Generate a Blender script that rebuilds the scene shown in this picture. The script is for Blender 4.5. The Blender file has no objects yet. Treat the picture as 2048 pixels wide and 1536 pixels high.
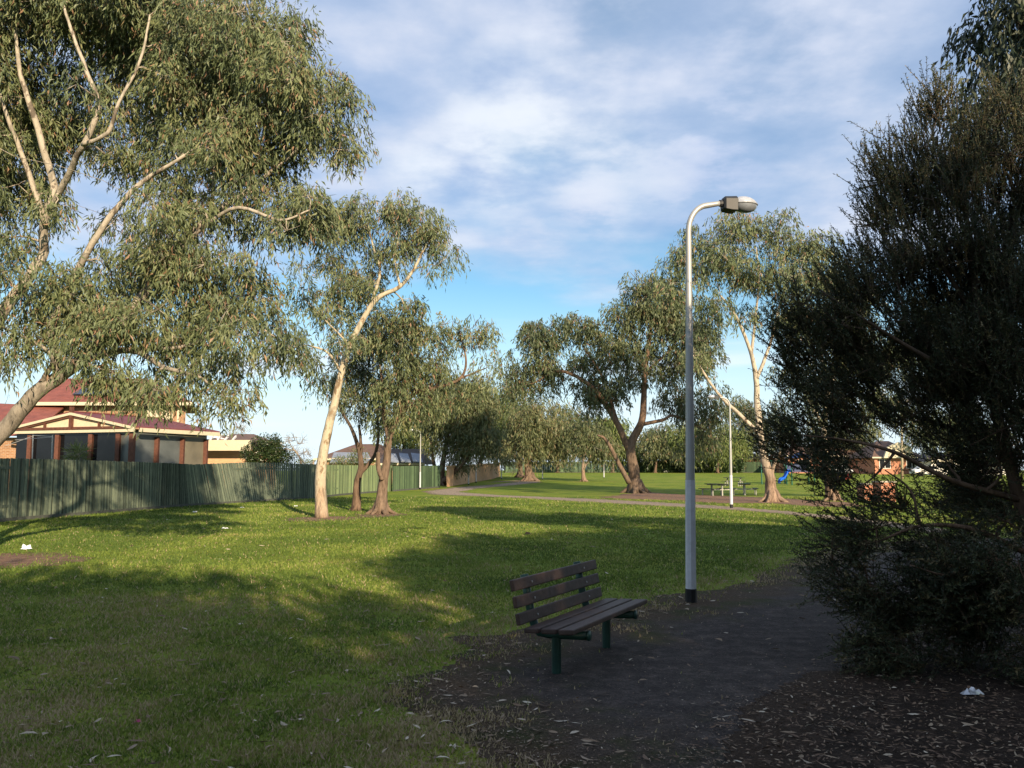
import bpy, math, random
import numpy as np
from mathutils import Vector, Matrix
rng = np.random.default_rng(7); random.seed(7)
F = 1650.0; H = 1.7; T = math.atan(172/1650); CT, ST = math.cos(T), math.sin(T)
sc = bpy.context.scene; COL = sc.collection
# ------------------------------------------------------------------ layout
def zg(y):
    t = np.clip((y-50)/100.0, 0, 1); return 1.25*t*t*(3-2*t)
def P(px, py, D):
    a = (px-1024)/F; b = (768-py)/F; k = D/(CT-b*ST)
    return np.array([a*k, D, H+(ST+b*CT)*k])
def G(px, py):
    lo, hi = 1.0, 148.0
    for _ in range(40):
        m = (lo+hi)/2; p = P(px, py, m)
        if p[2] > zg(m): lo = m
        else: hi = m
    p = P(px, py, lo); p[2] = zg(lo); return p
# ------------------------------------------------------------------ mesh helpers
def norm(v): return v/np.maximum(np.linalg.norm(v, axis=-1, keepdims=True), 1e-9)
class MB:
    def __init__(s): s.v = []; s.f = []; s.n = 0; s.c = []
    def add(s, verts, faces, c=None):
        s.v += [tuple(map(float, p)) for p in verts]; s.f += [tuple(i+s.n for i in f) for f in faces]
        s.c += [0.5 if c is None else c]*len(faces); s.n += len(verts)
    def box(s, c, size, rz=0, c_=None, rx=0, ry=0):
        M = Matrix.Rotation(rz, 3, 'Z') @ Matrix.Rotation(ry, 3, 'Y') @ Matrix.Rotation(rx, 3, 'X')
        vs = []
        for i in (-.5, .5):
            for j in (-.5, .5):
                for k in (-.5, .5):
                    vs.append(Vector(c)+M@Vector((i*size[0], j*size[1], k*size[2])))
        s.add(vs, [(0,1,3,2),(4,6,7,5),(0,4,5,1),(2,3,7,6),(0,2,6,4),(1,5,7,3)], c_)
    def beam(s, a, b, w, h, up=(0,0,1), c_=None):
        a = Vector(a); b = Vector(b); d = (b-a).normalized(); u = Vector(up)
        sd = d.cross(u)
        if sd.length < 1e-4: sd = d.cross(Vector((1,0,0)))
        sd.normalize(); u2 = sd.cross(d)
        vs = []
        for p in (a, b):
            for x, y in ((-1,-1),(1,-1),(1,1),(-1,1)): vs.append(p+sd*x*w/2+u2*y*h/2)
        s.add(vs, [(3,2,1,0),(4,5,6,7),(0,1,5,4),(1,2,6,5),(2,3,7,6),(3,0,4,7)], c_)
    def tube(s, pts, rad, n=8, caps=True, wob=0, c_=None):
        pts = [np.asarray(p, float) for p in pts]; m = len(pts)
        if not hasattr(rad, '__len__'): rad = [rad]*m
        ref = None; vs = []
        for i in range(m):
            t = pts[min(i+1, m-1)]-pts[max(i-1, 0)]; t = t/max(np.linalg.norm(t), 1e-9)
            if ref is None:
                ref = np.cross(t, [0.3, 1, 0.1]);
                if np.linalg.norm(ref) < .1: ref = np.cross(t, [1, 0, 0])
            ref = ref-t*np.dot(ref, t); ref /= max(np.linalg.norm(ref), 1e-9); b = np.cross(t, ref)
            for k in range(n):
                a = 2*math.pi*k/n; r = rad[i]
                if wob: r *= 1+wob*math.sin(3*a+i*.7)+wob*random.uniform(-1, 1)*.7
                vs.append(pts[i]+(ref*math.cos(a)+b*math.sin(a))*r)
        fs = [(i*n+k, i*n+(k+1)%n, (i+1)*n+(k+1)%n, (i+1)*n+k) for i in range(m-1) for k in range(n)]
        if caps: fs += [tuple(range(n-1, -1, -1)), tuple((m-1)*n+k for k in range(n))]
        s.add(vs, fs, c_)
    def poly(s, pts, off, c_=None):     # polygon given thickness vector off
        n = len(pts); off = np.asarray(off, float); pts = [np.asarray(p, float) for p in pts]
        vs = pts+[p+off for p in pts]
        s.add(vs, [tuple(range(n)), tuple(range(2*n-1, n-1, -1))]+[(i, i+n, (i+1)%n+n, (i+1)%n) for i in range(n)], c_)
    def build(s, name, mat, parent=None, smooth=False, bevel=0):
        o0 = np.array(parent['_o']) if parent is not None else np.zeros(3)
        me = bpy.data.meshes.new(name)
        me.from_pydata([(p[0]-o0[0], p[1]-o0[1], p[2]-o0[2]) for p in s.v], [], s.f)
        at = me.attributes.new('v', 'FLOAT', 'FACE'); at.data.foreach_set('value', np.array(s.c, dtype=np.float32))
        if smooth: me.polygons.foreach_set('use_smooth', [True]*len(me.polygons))
        me.materials.append(mat); o = bpy.data.objects.new(name, me); COL.objects.link(o)
        if parent is not None: o.parent = parent
        if bevel:
            b = o.modifiers.new('Bevel', 'BEVEL'); b.width = bevel; b.segments = 2; b.limit_method = 'ANGLE'
        me.update(); return o
def arr_mesh(name, verts, faces, v, mat, parent=None):
    """verts (N,3), faces (M,k) numpy"""
    o0 = np.array(parent['_o']) if parent is not None else np.zeros(3)
    me = bpy.data.meshes.new(name); nv = len(verts); nf, k = faces.shape
    me.vertices.add(nv); me.vertices.foreach_set('co', (verts-o0).astype(np.float32).ravel())
    me.loops.add(nf*k); me.loops.foreach_set('vertex_index', faces.astype(np.int32).ravel())
    me.polygons.add(nf); me.polygons.foreach_set('loop_start', (np.arange(nf)*k).astype(np.int32))
    me.polygons.foreach_set('loop_total', np.full(nf, k, dtype=np.int32))
    at = me.attributes.new('v', 'FLOAT', 'FACE'); at.data.foreach_set('value', np.asarray(v, dtype=np.float32))
    me.materials.append(mat); me.update(calc_edges=True)
    o = bpy.data.objects.new(name, me); COL.objects.link(o)
    if parent is not None: o.parent = parent
    return o
def tag(o, label=None, cat=None, group=None, kind=None):
    if label: o['label'] = label
    if cat: o['category'] = cat
    if group: o['group'] = group
    if kind: o['kind'] = kind
    return o
def thing(name, loc, label, cat, group=None, local=False):
    o = bpy.data.objects.new(name, None); COL.objects.link(o); o.location = tuple(map(float, loc))
    o.empty_display_size = .2
    o['_o'] = [0.0, 0.0, 0.0] if local else [float(x) for x in loc]
    return tag(o, label, cat, group)
def copy_tree(o, parent=None):
    c = o.copy(); COL.objects.link(c); c.parent = parent
    for ch in list(o.children): copy_tree(ch, c)
    return c
def fbm(x, y, seed=0, octs=4):
    x = np.asarray(x, float); y = np.asarray(y, float); out = 0; amp = .5
    R = np.random.default_rng(seed).random((64, 64))
    for o in range(octs):
        xi = np.floor(x).astype(int); yi = np.floor(y).astype(int); fx = x-xi; fy = y-yi
        fx = fx*fx*(3-2*fx); fy = fy*fy*(3-2*fy)
        a = R[xi % 64, yi % 64]; b = R[(xi+1) % 64, yi % 64]; c = R[xi % 64, (yi+1) % 64]; d = R[(xi+1) % 64, (yi+1) % 64]
        out = out+amp*((a*(1-fx)+b*fx)*(1-fy)+(c*(1-fx)+d*fx)*fy); amp *= .5; x = x*2.03+11.3; y = y*2.03+5.7
    return out
def spline(pts, per=4):
    pts = np.asarray(pts, float)
    if len(pts) < 3: return np.array([pts[0]+(pts[-1]-pts[0])*t for t in np.linspace(0, 1, per+1)])
    q = np.vstack([2*pts[0]-pts[1], pts, 2*pts[-1]-pts[-2]]); out = []
    for i in range(1, len(q)-2):
        for t in np.linspace(0, 1, per, endpoint=False):
            p0, p1, p2, p3 = q[i-1], q[i], q[i+1], q[i+2]
            out.append(.5*((2*p1)+(-p0+p2)*t+(2*p0-5*p1+4*p2-p3)*t*t+(-p0+3*p1-3*p2+p3)*t**3))
    out.append(pts[-1]); return np.array(out)
# ------------------------------------------------------------------ materials
class NT:
    def __init__(s, m): s.t = m.node_tree; s.t.nodes.clear()
    def n(s, typ, **kw):
        nd = s.t.nodes.new(typ)
        for k, v in kw.items():
            if k.startswith('i_'): nd.inputs[k[2:].replace('_', ' ')].default_value = v
            else: setattr(nd, k, v)
        return nd
    def l(s, a, b): s.t.links.new(a, b)
    def ramp(s, fac, stops):
        r = s.n('ShaderNodeValToRGB'); e = r.color_ramp.elements
        while len(e) < len(stops): e.new(.5)
        for i, (p, c) in enumerate(stops): e[i].position = p; e[i].color = (*c, 1)
        s.l(fac, r.inputs[0]); return r.outputs[0]
    def math(s, op, a, b=None, clamp=False):
        m = s.n('ShaderNodeMath', operation=op, use_clamp=clamp)
        for i, x in enumerate((a, b)):
            if x is None: continue
            if isinstance(x, (int, float)): m.inputs[i].default_value = x
            else: s.l(x, m.inputs[i])
        return m.outputs[0]
    def mix(s, fac, a, b, blend='MIX'):
        m = s.n('ShaderNodeMix', data_type='RGBA', blend_type=blend)
        for i, x in ((0, fac), (6, a), (7, b)):
            if isinstance(x, (int, float)): m.inputs[i].default_value = x
            elif isinstance(x, tuple): m.inputs[i].default_value = (*x, 1)
            else: s.l(x, m.inputs[i])
        return m.outputs[2]
    def noise(s, vec, scale, detail=4, rough=.5):
        n = s.n('ShaderNodeTexNoise'); n.inputs['Scale'].default_value = scale; n.inputs['Detail'].default_value = detail
        n.inputs['Roughness'].default_value = rough
        if vec is not None: s.l(vec, n.inputs['Vector'])
        return n.outputs['Fac']
    def obj(s, scale=None):
        c = s.n('ShaderNodeTexCoord').outputs['Object']
        if scale:
            m = s.n('ShaderNodeMapping'); m.inputs['Scale'].default_value = scale; s.l(c, m.inputs[0]); return m.outputs[0]
        return c
    def attr(s): return s.n('ShaderNodeAttribute', attribute_name='v').outputs['Fac']
    def out(s, col, rough=.8, bump=None, bstr=.3, bdist=.02, metal=0, spec=.3, trans=0):
        b = s.n('ShaderNodeBsdfPrincipled')
        if isinstance(col, tuple): b.inputs['Base Color'].default_value = (*col, 1)
        else: s.l(col, b.inputs['Base Color'])
        if isinstance(rough, (int, float)): b.inputs['Roughness'].default_value = rough
        else: s.l(rough, b.inputs['Roughness'])
        b.inputs['Metallic'].default_value = metal; b.inputs['Specular IOR Level'].default_value = spec
        if bump is not None:
            bp = s.n('ShaderNodeBump'); bp.inputs['Strength'].default_value = bstr; bp.inputs['Distance'].default_value = bdist
            s.l(bump, bp.inputs['Height']); s.l(bp.outputs[0], b.inputs['Normal'])
        o = s.n('ShaderNodeOutputMaterial'); sh = b.outputs[0]
        if trans:
            tr = s.n('ShaderNodeBsdfTranslucent')
            if isinstance(col, tuple): tr.inputs[0].default_value = (*col, 1)
            else: s.l(col, tr.inputs[0])
            mx = s.n('ShaderNodeMixShader'); mx.inputs[0].default_value = trans
            s.l(sh, mx.inputs[1]); s.l(tr.outputs[0], mx.inputs[2]); sh = mx.outputs[0]
        s.l(sh, o.inputs[0]); return b
def M(name):
    m = bpy.data.materials.new(name); m.use_nodes = True; return m, NT(m)
def simple(name, col, rough=.6, var=.25, scale=6, metal=0, bstr=.15, spec=.3, attr=0):
    m, t = M(name); n = t.noise(t.obj(), scale, 6, .6)
    lo = tuple(c*(1-var) for c in col); hi = tuple(min(1, c*(1+var)) for c in col)
    c = t.ramp(n, [(.3, lo), (.7, hi)])
    if attr:
        v = t.ramp(t.attr(), [(0, (1-attr,)*3), (1, (1+attr,)*3)]) if attr < .5 else t.ramp(t.attr(), [(0, (.4,)*3), (1, (1,)*3)])
        c = t.mix(1.0, c, v, 'MULTIPLY')
    t.out(c, rough, n, bstr, .01, metal, spec); return m
def leafmat(name, stops, trans=.22, rough=.5, spec=.35):
    m, t = M(name); t.out(t.ramp(t.attr(), stops), rough, spec=spec, trans=trans); return m
LEAF = {
 'gum': leafmat('gum leaf', [(0, (.06,.08,.045)), (.35, (.115,.148,.07)), (.7, (.18,.205,.09)), (.88, (.23,.2,.105)), (1, (.27,.165,.1))]),
 'gum_dark': leafmat('dark gum leaf', [(0, (.045,.06,.035)), (.4, (.085,.115,.055)), (.8, (.145,.16,.072)), (1, (.21,.14,.085))]),
 'grey': leafmat('olive drooping leaf', [(0, (.05,.065,.03)), (.4, (.11,.135,.06)), (.75, (.17,.18,.08)), (1, (.21,.16,.085))]),
 'bright': leafmat('fresh leaf', [(0, (.05,.075,.02)), (.5, (.11,.15,.04)), (1, (.2,.21,.07))]),
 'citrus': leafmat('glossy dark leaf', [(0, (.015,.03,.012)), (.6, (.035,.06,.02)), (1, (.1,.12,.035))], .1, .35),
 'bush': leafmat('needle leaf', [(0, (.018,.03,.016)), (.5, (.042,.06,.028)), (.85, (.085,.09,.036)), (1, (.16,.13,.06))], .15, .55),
 'dim': leafmat('shade-darkened gum leaf', [(0, (.018,.03,.018)), (.6, (.04,.055,.03)), (1, (.07,.08,.04))], .12, .5),  # shade on the upper-right crown is put into this darker leaf colour
 'bare': leafmat('budding twig leaf', [(0, (.2,.19,.09)), (1, (.33,.3,.14))], .2),
}
def barkmat(name, pale, patch, dark, zlo, zhi, blot=3.4):
    m, t = M(name); o = t.obj(); st = t.obj((1, 1, .22))
    n1 = t.noise(t.obj((1,1,.45)), blot, 9, .68); n2 = t.noise(st, 9, 6, .7)
    c = t.ramp(n1, [(.38, tuple(x*.7 for x in patch)), (.43, patch), (.45, pale), (.55, pale), (.57, tuple(x*.72 for x in pale)), (.64, tuple(x*.62 for x in pale)), (.66, patch)])
    c = t.mix(.35, c, t.ramp(n2, [(.3, (.35,.33,.3)), (.65, (1,1,1))]), 'MULTIPLY')
    rb = t.ramp(n2, [(.3, tuple(x*.35 for x in dark)), (.5, dark), (.72, tuple(min(1, x*1.7) for x in dark))])
    z = t.n('ShaderNodeSeparateXYZ'); t.l(o, z.inputs[0])
    zz = t.math('ADD', z.outputs[2], t.math('MULTIPLY', t.math('SUBTRACT', n1, .5), 3.0))
    mr = t.n('ShaderNodeMapRange'); mr.inputs['From Min'].default_value = zlo; mr.inputs['From Max'].default_value = zhi; t.l(zz, mr.inputs[0])
    t.out(t.mix(mr.outputs[0], rb, c), .85, n2, .9, .03, spec=.15); return m
BARK = {
 'white': barkmat('pale gum bark', (.46,.40,.32), (.24,.19,.14), (.2,.14,.1), 1.2, 3.2),
 'left': barkmat('mottled grey gum bark', (.42,.37,.30), (.2,.165,.13), (.17,.15,.125), 2.6, 5.0),
 'cream': barkmat('cream gum bark', (.46,.40,.30), (.26,.19,.12), (.28,.21,.15), .2, 1.6),
 'grey': barkmat('grey gum bark', (.26,.23,.19), (.16,.13,.1), (.14,.1,.07), .5, 2.5),
 'brown': barkmat('stringy brown bark', (.2,.13,.09), (.13,.085,.055), (.135,.097,.07), 3, 7),
 'dark': barkmat('dark rough bark', (.09,.07,.055), (.06,.045,.035), (.12,.08,.055), 1, 4),
 'deadtwig': barkmat('thin dark twig bark', (.085,.072,.048), (.06,.05,.035), (.085,.072,.048), -2, -1),
 'twig': barkmat('bare twig bark', (.3,.25,.19), (.22,.18,.14), (.3,.25,.19), -2, -1),
}
def leafquads(pos, d, L, W):
    n = len(pos); side = norm(np.cross(d, rng.normal(size=(n, 3)))); nr = np.cross(d, side)
    L = L[:, None]; W = W[:, None]; bend = rng.normal(0, .12, (n, 1))
    mid = pos+d*L*.42+side*L*bend
    v = np.stack([pos, mid+side*W*.5, pos+d*L+nr*L*.08, mid-side*W*.5], 1).reshape(-1, 3)
    return v, np.arange(4*n).reshape(n, 4)
def tubes_np(A, B, ra, rb, n=3):
    """many straight tapered n-sided tubes"""
    d = norm(B-A); ref = norm(np.cross(d, np.array([.31, .95, .1])+np.zeros_like(d))); b = np.cross(d, ref); k = len(A); vs = []
    for P0, r in ((A, ra), (B, rb)):
        for i in range(n):
            a = 2*math.pi*i/n; vs.append(P0+(ref*math.cos(a)+b*math.sin(a))*r[:, None])
    v = np.stack(vs, 1).reshape(-1, 3); base = np.arange(k)[:, None]*2*n; fs = []
    for i in range(n):
        j = (i+1) % n; fs.append(np.stack([base[:, 0]+i, base[:, 0]+j, base[:, 0]+n+j, base[:, 0]+n+i], 1))
    return v, np.concatenate(fs)
class Tree:
    def __init__(s, name, label, cat, base, bark, leaf, group=None, limbs=(), blobs=(), D=None, rc=.5, nl=260, L=.14, W=.02,
                 dens=1.0, spread=1.0, seed=1, flare=1.5, vshift=0.0, world=False, style='gum', sub=9, twigs=True, DK=1.7, lr=1.0, vs=1.15):
        global rng
        rng = np.random.default_rng(seed); random.seed(seed)
        g = np.asarray(base, float); s.t = thing(name, g, label, cat, group)
        D = g[1] if D is None else D; px2m = D/F
        nodes = []; nr = []; mb = MB()
        for li, lb in enumerate(limbs):
            pts = []; rr = []
            for p in lb:
                off = p[3] if len(p) > 3 else 0
                q = P(p[0], p[1], D+off) if not world else np.array(p[:3]) ; r = p[2]*lr if not world else p[3]
                pts.append(q); rr.append(r)
            if li == 0 and not world: pts[0] = g.copy(); pts[0][2] -= .05
            sp = spline(pts, 6); rs = np.interp(np.linspace(0, len(rr)-1, len(sp)), range(len(rr)), rr)
            jit = fbm(np.arange(len(sp))*.45+li*9, np.full(len(sp), li*3.1), seed, 2)-.37
            sp[1:, 1] += (jit*rs*3)[1:] if li else (jit*rs*1.5)[1:]
            if li == 0:
                hh = sp[:, 2]-g[2]; rs = rs*(1+(flare-1)*np.exp(-np.maximum(hh, 0)/.35))
            mb.tube(sp, list(rs), 10 if rs[0] > .06 else 6, wob=.05)
            nodes += list(sp[2:]); nr += list(rs[2:])
        if flare > 1.25 and not world and nr[0] > .1:
            r0 = nr[0]*flare*.72
            for k in range(6):
                a = k*math.pi/3+random.uniform(-.3, .3); dr = np.array([math.cos(a), math.sin(a), 0]); q = g+dr*r0*.45
                mb.tube([q+[0, 0, r0*1.6], q+dr*r0*.45+[0, 0, r0*.55], q+dr*r0*1.2+[0, 0, r0*.1], q+dr*r0*random.uniform(1.5, 2.2)+[0, 0, -.06]], [r0*.3, r0*.34, r0*.22, r0*.08], 7, wob=.08)
        nodes = np.array(nodes); nr = np.array(nr)
        # crown attractors
        C = []; CR = []
        for b in blobs:
            if not world:
                c = P(b[0], b[1], D+(b[4] if len(b) > 4 else 0)); rx = b[2]*px2m; rz = b[3]*px2m*vs; ry = (rx/1.1+rz)*.5*spread; dn = b[5] if len(b) > 5 else 1.0
            else: c = np.array(b[:3]); rx = ry = b[3]; rz = b[4]; dn = b[5] if len(b) > 5 else 1.0
            k = max(3, int(dens*dn*DK*1.5*(rx*ry*rz)/(rc**3)*.62+2))
            u = norm(rng.normal(size=(k, 3)))*(rng.random((k, 1))**.45)
            C.append(c+u*np.array([rx, ry, rz])); CR.append(rc*rng.uniform(.7, 1.25, k))
        C = np.concatenate(C); CR = np.concatenate(CR); s.C = C
        # branches: nearest skeleton node first
        N = [tuple(x) for x in nodes]; NA = nodes.copy(); NR = nr.copy()
        dd = np.array([np.min(np.linalg.norm(NA-c, axis=1)) for c in C]); order = np.argsort(dd)
        A, B, ra, rb = [], [], [], []
        bufp = np.zeros((len(NA)+len(C)*3, 3)); bufr = np.zeros(len(bufp)); m = len(NA); bufp[:m] = NA; bufr[:m] = NR
        for i in order:
            c = C[i]; dv = np.linalg.norm(bufp[:m]-c, axis=1)+np.maximum(0, bufp[:m, 2]-c[2])*.8
            j = int(np.argmin(dv)); a = bufp[j].copy(); r0 = min(bufr[j]*.6, .02+.018*np.linalg.norm(c-a)); ln = np.linalg.norm(c-a)
            md = (a+c)/2+rng.normal(0, .09, 3)*ln+np.array([0, 0, .08*ln]); q1 = (a+md)/2+rng.normal(0, .04, 3)*ln; q2 = (md+c)/2+rng.normal(0, .05, 3)*ln
            seq = [a, q1, md, q2, c]; rs = np.linspace(r0, max(.006, r0*.3), 5)
            for k in range(4): A.append(seq[k]); B.append(seq[k+1]); ra.append(rs[k]); rb.append(rs[k+1])
            for k, q in ((1, q1), (2, md), (4, c)): bufp[m] = q; bufr[m] = rs[k]; m += 1
        mb.build('trunk', BARK[bark], s.t, smooth=True)
        # fine twigs in clumps
        nt = 7 if twigs else 2
        ta = np.repeat(C, nt, 0); tb = ta+norm(rng.normal(size=ta.shape)+[0, 0, .35])*np.repeat(CR, nt)[:, None]*rng.uniform(.5, 1, (len(ta), 1))
        fac = 1 if D > 14 or world else .7
        v1, f1 = tubes_np(np.array(A), np.array(B), np.array(ra), np.array(rb), 5)
        v2, f2 = tubes_np(ta, tb, np.full(len(ta), .008*max(1, D/25)), np.full(len(ta), .003*max(1, D/25)), 3)
        arr_mesh('branches', np.vstack([v1, v2]), np.vstack([f1, f2+len(v1)]), np.full(len(f1)+len(f2), .5), BARK[bark], s.t)
        # leaves
        if style == 'gum':
            ns = max(1, int(nl/sub)); k = len(C)*ns
            cc = np.repeat(C, ns, 0); cr = np.repeat(CR, ns)
            u = norm(rng.normal(size=(k, 3))); u[:, 2] = u[:, 2]*.85+.1
            sp_ = cc+u*(rng.random((k, 1))**.4)*cr[:, None]
            sv = np.repeat(rng.random(len(C)), ns)*.42+rng.random(k)*.3
            n = k*sub; out = np.repeat(u, sub, 0); tt = np.tile((np.arange(sub)+.5)/sub, k)[:, None]
            od = u+rng.normal(0, .5, (k, 3)); od[:, 2] *= .4; od = np.repeat(norm(od), sub, 0); sl_ = np.repeat(rng.uniform(1.4, 3.2, k), sub)[:, None]*L
            pos = np.repeat(sp_, sub, 0)+od*sl_*.55*np.sqrt(tt)+np.array([0, 0, -1.])*sl_*(tt**1.6)*.9+rng.normal(0, .22, (n, 3))*L
            d = norm(np.array([0, 0, -1.])*np.repeat(rng.uniform(.6, 1.6, k), sub)[:, None]+od*.45+rng.normal(0, .36, (n, 3)))
            v = np.clip(np.repeat(sv, sub)+rng.normal(0, .13, n)+.08+vshift, 0, 1)
            v[rng.random(n) < .05] = 1.0
        elif style == 'broad':
            n = len(C)*nl; cc = np.repeat(C, nl, 0); u = norm(rng.normal(size=(n, 3)))
            pos = cc+u*(rng.random((n, 1))**.4)*np.repeat(CR, nl)[:, None]
            d = norm(u+rng.normal(0, .6, (n, 3))); v = np.clip(rng.normal(.45, .2, n)+vshift, 0, 1)
        else:                                      # needle foliage along upright twigs
            nt = int(nl/26); k = len(C)*nt; cc = np.repeat(C, nt, 0); cr = np.repeat(CR, nt)
            out_ = cc-(np.mean(C, 0)+np.array([.9, .2, -.8])); out_ = norm(out_)
            td = norm(out_*.95+np.array([0, 0, .65])+rng.normal(0, .38, (k, 3)))
            st = cc+norm(rng.normal(size=(k, 3)))*(rng.random((k, 1))**.5)*cr[:, None]*.8
            tl = rng.uniform(.14, .42, k); en = st+td*tl[:, None]+rng.normal(0, .02, (k, 3))
            v3, f3 = tubes_np(st, en, np.full(k, .0045), np.full(k, .0022), 3)
            arr_mesh('twigs', v3, f3, np.full(len(f3), .5), BARK['deadtwig'], s.t)
            tt = np.tile(np.linspace(.12, 1, 26), k); st2 = np.repeat(st, 26, 0); e2 = np.repeat(en, 26, 0)
            pos = st2+(e2-st2)*tt[:, None]; n = len(pos)
            d = norm(np.repeat(td, 26, 0)*.75+rng.normal(0, .6, (n, 3)))
            v = np.clip(np.repeat(rng.normal(.42, .26, k)+(rng.random(k) < .1)*.5, 26)+rng.normal(0, .12, n)+vshift, 0, 1)
        LL = L*rng.uniform(.65, 1.3, len(pos)); WW = W*rng.uniform(.7, 1.3, len(pos))
        vv, ff = leafquads(pos, d, LL, WW)
        arr_mesh('crown', vv, ff, v, LEAF[leaf], s.t)
        s.nleaf = len(pos); print(name, 'clumps', len(C), 'leaves', len(pos))
# ------------------------------------------------------------------ camera, sun, sky
cd = bpy.data.cameras.new('camera'); cam = bpy.data.objects.new('camera', cd); COL.objects.link(cam)
cd.lens = 36*F/2048; cd.sensor_width = 36; cd.clip_end = 3000; cam.location = (0, 0, H); cam.rotation_euler = (math.pi/2+T, 0, 0); sc.camera = cam
EL = math.radians(20); SD = Vector((.40*math.cos(EL)/math.hypot(.4,.916), -.916*math.cos(EL)/math.hypot(.4,.916), math.sin(EL)))
sl = bpy.data.lights.new('sun', 'SUN'); sl.energy = 5.0; sl.angle = math.radians(.5); sl.color = (1, .80, .55)
so = bpy.data.objects.new('sun', sl); COL.objects.link(so); so.rotation_euler = SD.to_track_quat('Z', 'Y').to_euler()
w = bpy.data.worlds.new('World'); sc.world = w; w.use_nodes = True; t = NT(w)
sky = t.n('ShaderNodeTexSky', sky_type='NISHITA', sun_disc=False, sun_elevation=EL, sun_rotation=math.atan2(SD.x, SD.y), air_density=1.0, dust_density=.6, ozone_density=1.6)
dirv = t.n('ShaderNodeTexCoord').outputs['Generated']
sx = t.n('ShaderNodeSeparateXYZ'); t.l(dirv, sx.inputs[0])
zc = t.math('ADD', t.math('MAXIMUM', sx.outputs[2], 0), .10)
cx = t.n('ShaderNodeCombineXYZ'); t.l(t.math('DIVIDE', sx.outputs[0], zc), cx.inputs[0]); t.l(t.math('DIVIDE', sx.outputs[1], zc), cx.inputs[1])
nA = t.noise(cx.outputs[0], .9, 7, .52); nB = t.noise(cx.outputs[0], 2.6, 6, .55)
mp = t.n('ShaderNodeMapping'); mp.inputs['Scale'].default_value = (1.2, 3, 16); mp.inputs['Rotation'].default_value = (0, .06, 0); t.l(dirv, mp.inputs[0])
nS = t.noise(mp.outputs[0], 1.7, 5, .5)
def mrange(x, a, b, c=0., d=1.):
    m = t.n('ShaderNodeMapRange', interpolation_type='SMOOTHSTEP'); t.l(x, m.inputs[0])
    for i, q in enumerate((a, b, c, d)): m.inputs[i+1].default_value = q
    return m.outputs[0]
def blob(px, py, r):
    p = P(px, py, 10)-np.array([0, 0, H]); p = p/np.linalg.norm(p)
    dn = t.n('ShaderNodeVectorMath', operation='DISTANCE'); t.l(dirv, dn.inputs[0]); dn.inputs[1].default_value = tuple(p)
    return mrange(dn.outputs['Value'], r, 0.0)
zz = t.math('ADD', sx.outputs[2], t.math('MULTIPLY', t.math('SUBTRACT', nA, .5), .28))
deck = mrange(zz, .20, .29)
thick = mrange(t.math('ADD', t.math('MULTIPLY', nA, .65), t.math('MULTIPLY', nB, .35)), .30, .62, .45, 1.)
m_ = t.math('MULTIPLY', deck, thick)
for b in ((1000, 300, .26), (1180, 400, .16), (620, 180, .3), (1400, 300, .3)):
    m_ = t.math('MAXIMUM', m_, t.math('MULTIPLY', t.math('MULTIPLY', blob(*b), deck), mrange(nB, .30, .55)))
low = t.math('MULTIPLY', t.math('MULTIPLY', mrange(nS, .5, .72), mrange(sx.outputs[2], .22, .1)), .75)
gap = t.math('ADD', t.math('ADD', t.math('MULTIPLY', blob(1220, 0, .13), .9), t.math('MULTIPLY', blob(1075, 300, .07), .8)), t.math('ADD', t.math('MULTIPLY', blob(1560, 90, .16), .6), t.math('MULTIPLY', blob(1215, 300, .07), .7)))
m_ = t.math('MULTIPLY', m_, t.math('SUBTRACT', 1.0, t.math('MULTIPLY', t.math('MULTIPLY', gap, .55), mrange(nB, .62, .4)), True))
lowh = mrange(sx.outputs[2], .24, 0, 0, .95)
blue = t.mix(1.0, sky.outputs[0], (.74, 1.04, 1.10), 'MULTIPLY')
pale = (6.3, 7.4, 8.3)
c0 = t.mix(lowh, blue, pale)
c0 = t.mix(low, c0, (6.8, 7.3, 8.0))
puff = t.math('MULTIPLY', t.math('ADD', t.math('ADD', blob(960, 330, .10), blob(1040, 235, .13)), t.math('ADD', t.math('MULTIPLY', blob(830, 340, .06), .8), t.math('MULTIPLY', blob(1230, 330, .14), .5))), mrange(nB, .3, .6), True)
shade = t.math('ADD', t.math('MULTIPLY', nB, .55), t.math('MULTIPLY', nA, .45))
cc = t.ramp(shade, [(.36, (.35, .45, .68)), (.48, (.46, .55, .74)), (.56, (.58, .64, .78)), (.66, (.70, .75, .85))])
cc = t.mix(puff, cc, (.74, .79, .87))
cloud = t.n('ShaderNodeVectorMath', operation='SCALE'); cloud.inputs['Scale'].default_value = 8.3; t.l(cc, cloud.inputs[0])
fin = t.mix(m_, c0, cloud.outputs[0])
bg = t.n('ShaderNodeBackground'); bg.inputs[1].default_value = .077; t.l(fin, bg.inputs[0])
wo = t.n('ShaderNodeOutputWorld'); t.l(bg.outputs[0], wo.inputs[0])
sc.view_settings.view_transform = 'Standard'; sc.view_settings.look = 'None'; sc.view_settings.exposure = 0.9; sc.view_settings.gamma = 1
sc.cycles.max_bounces = 6; sc.cycles.diffuse_bounces = 3; sc.cycles.transmission_bounces = 3; sc.cycles.transparent_max_bounces = 6
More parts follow.
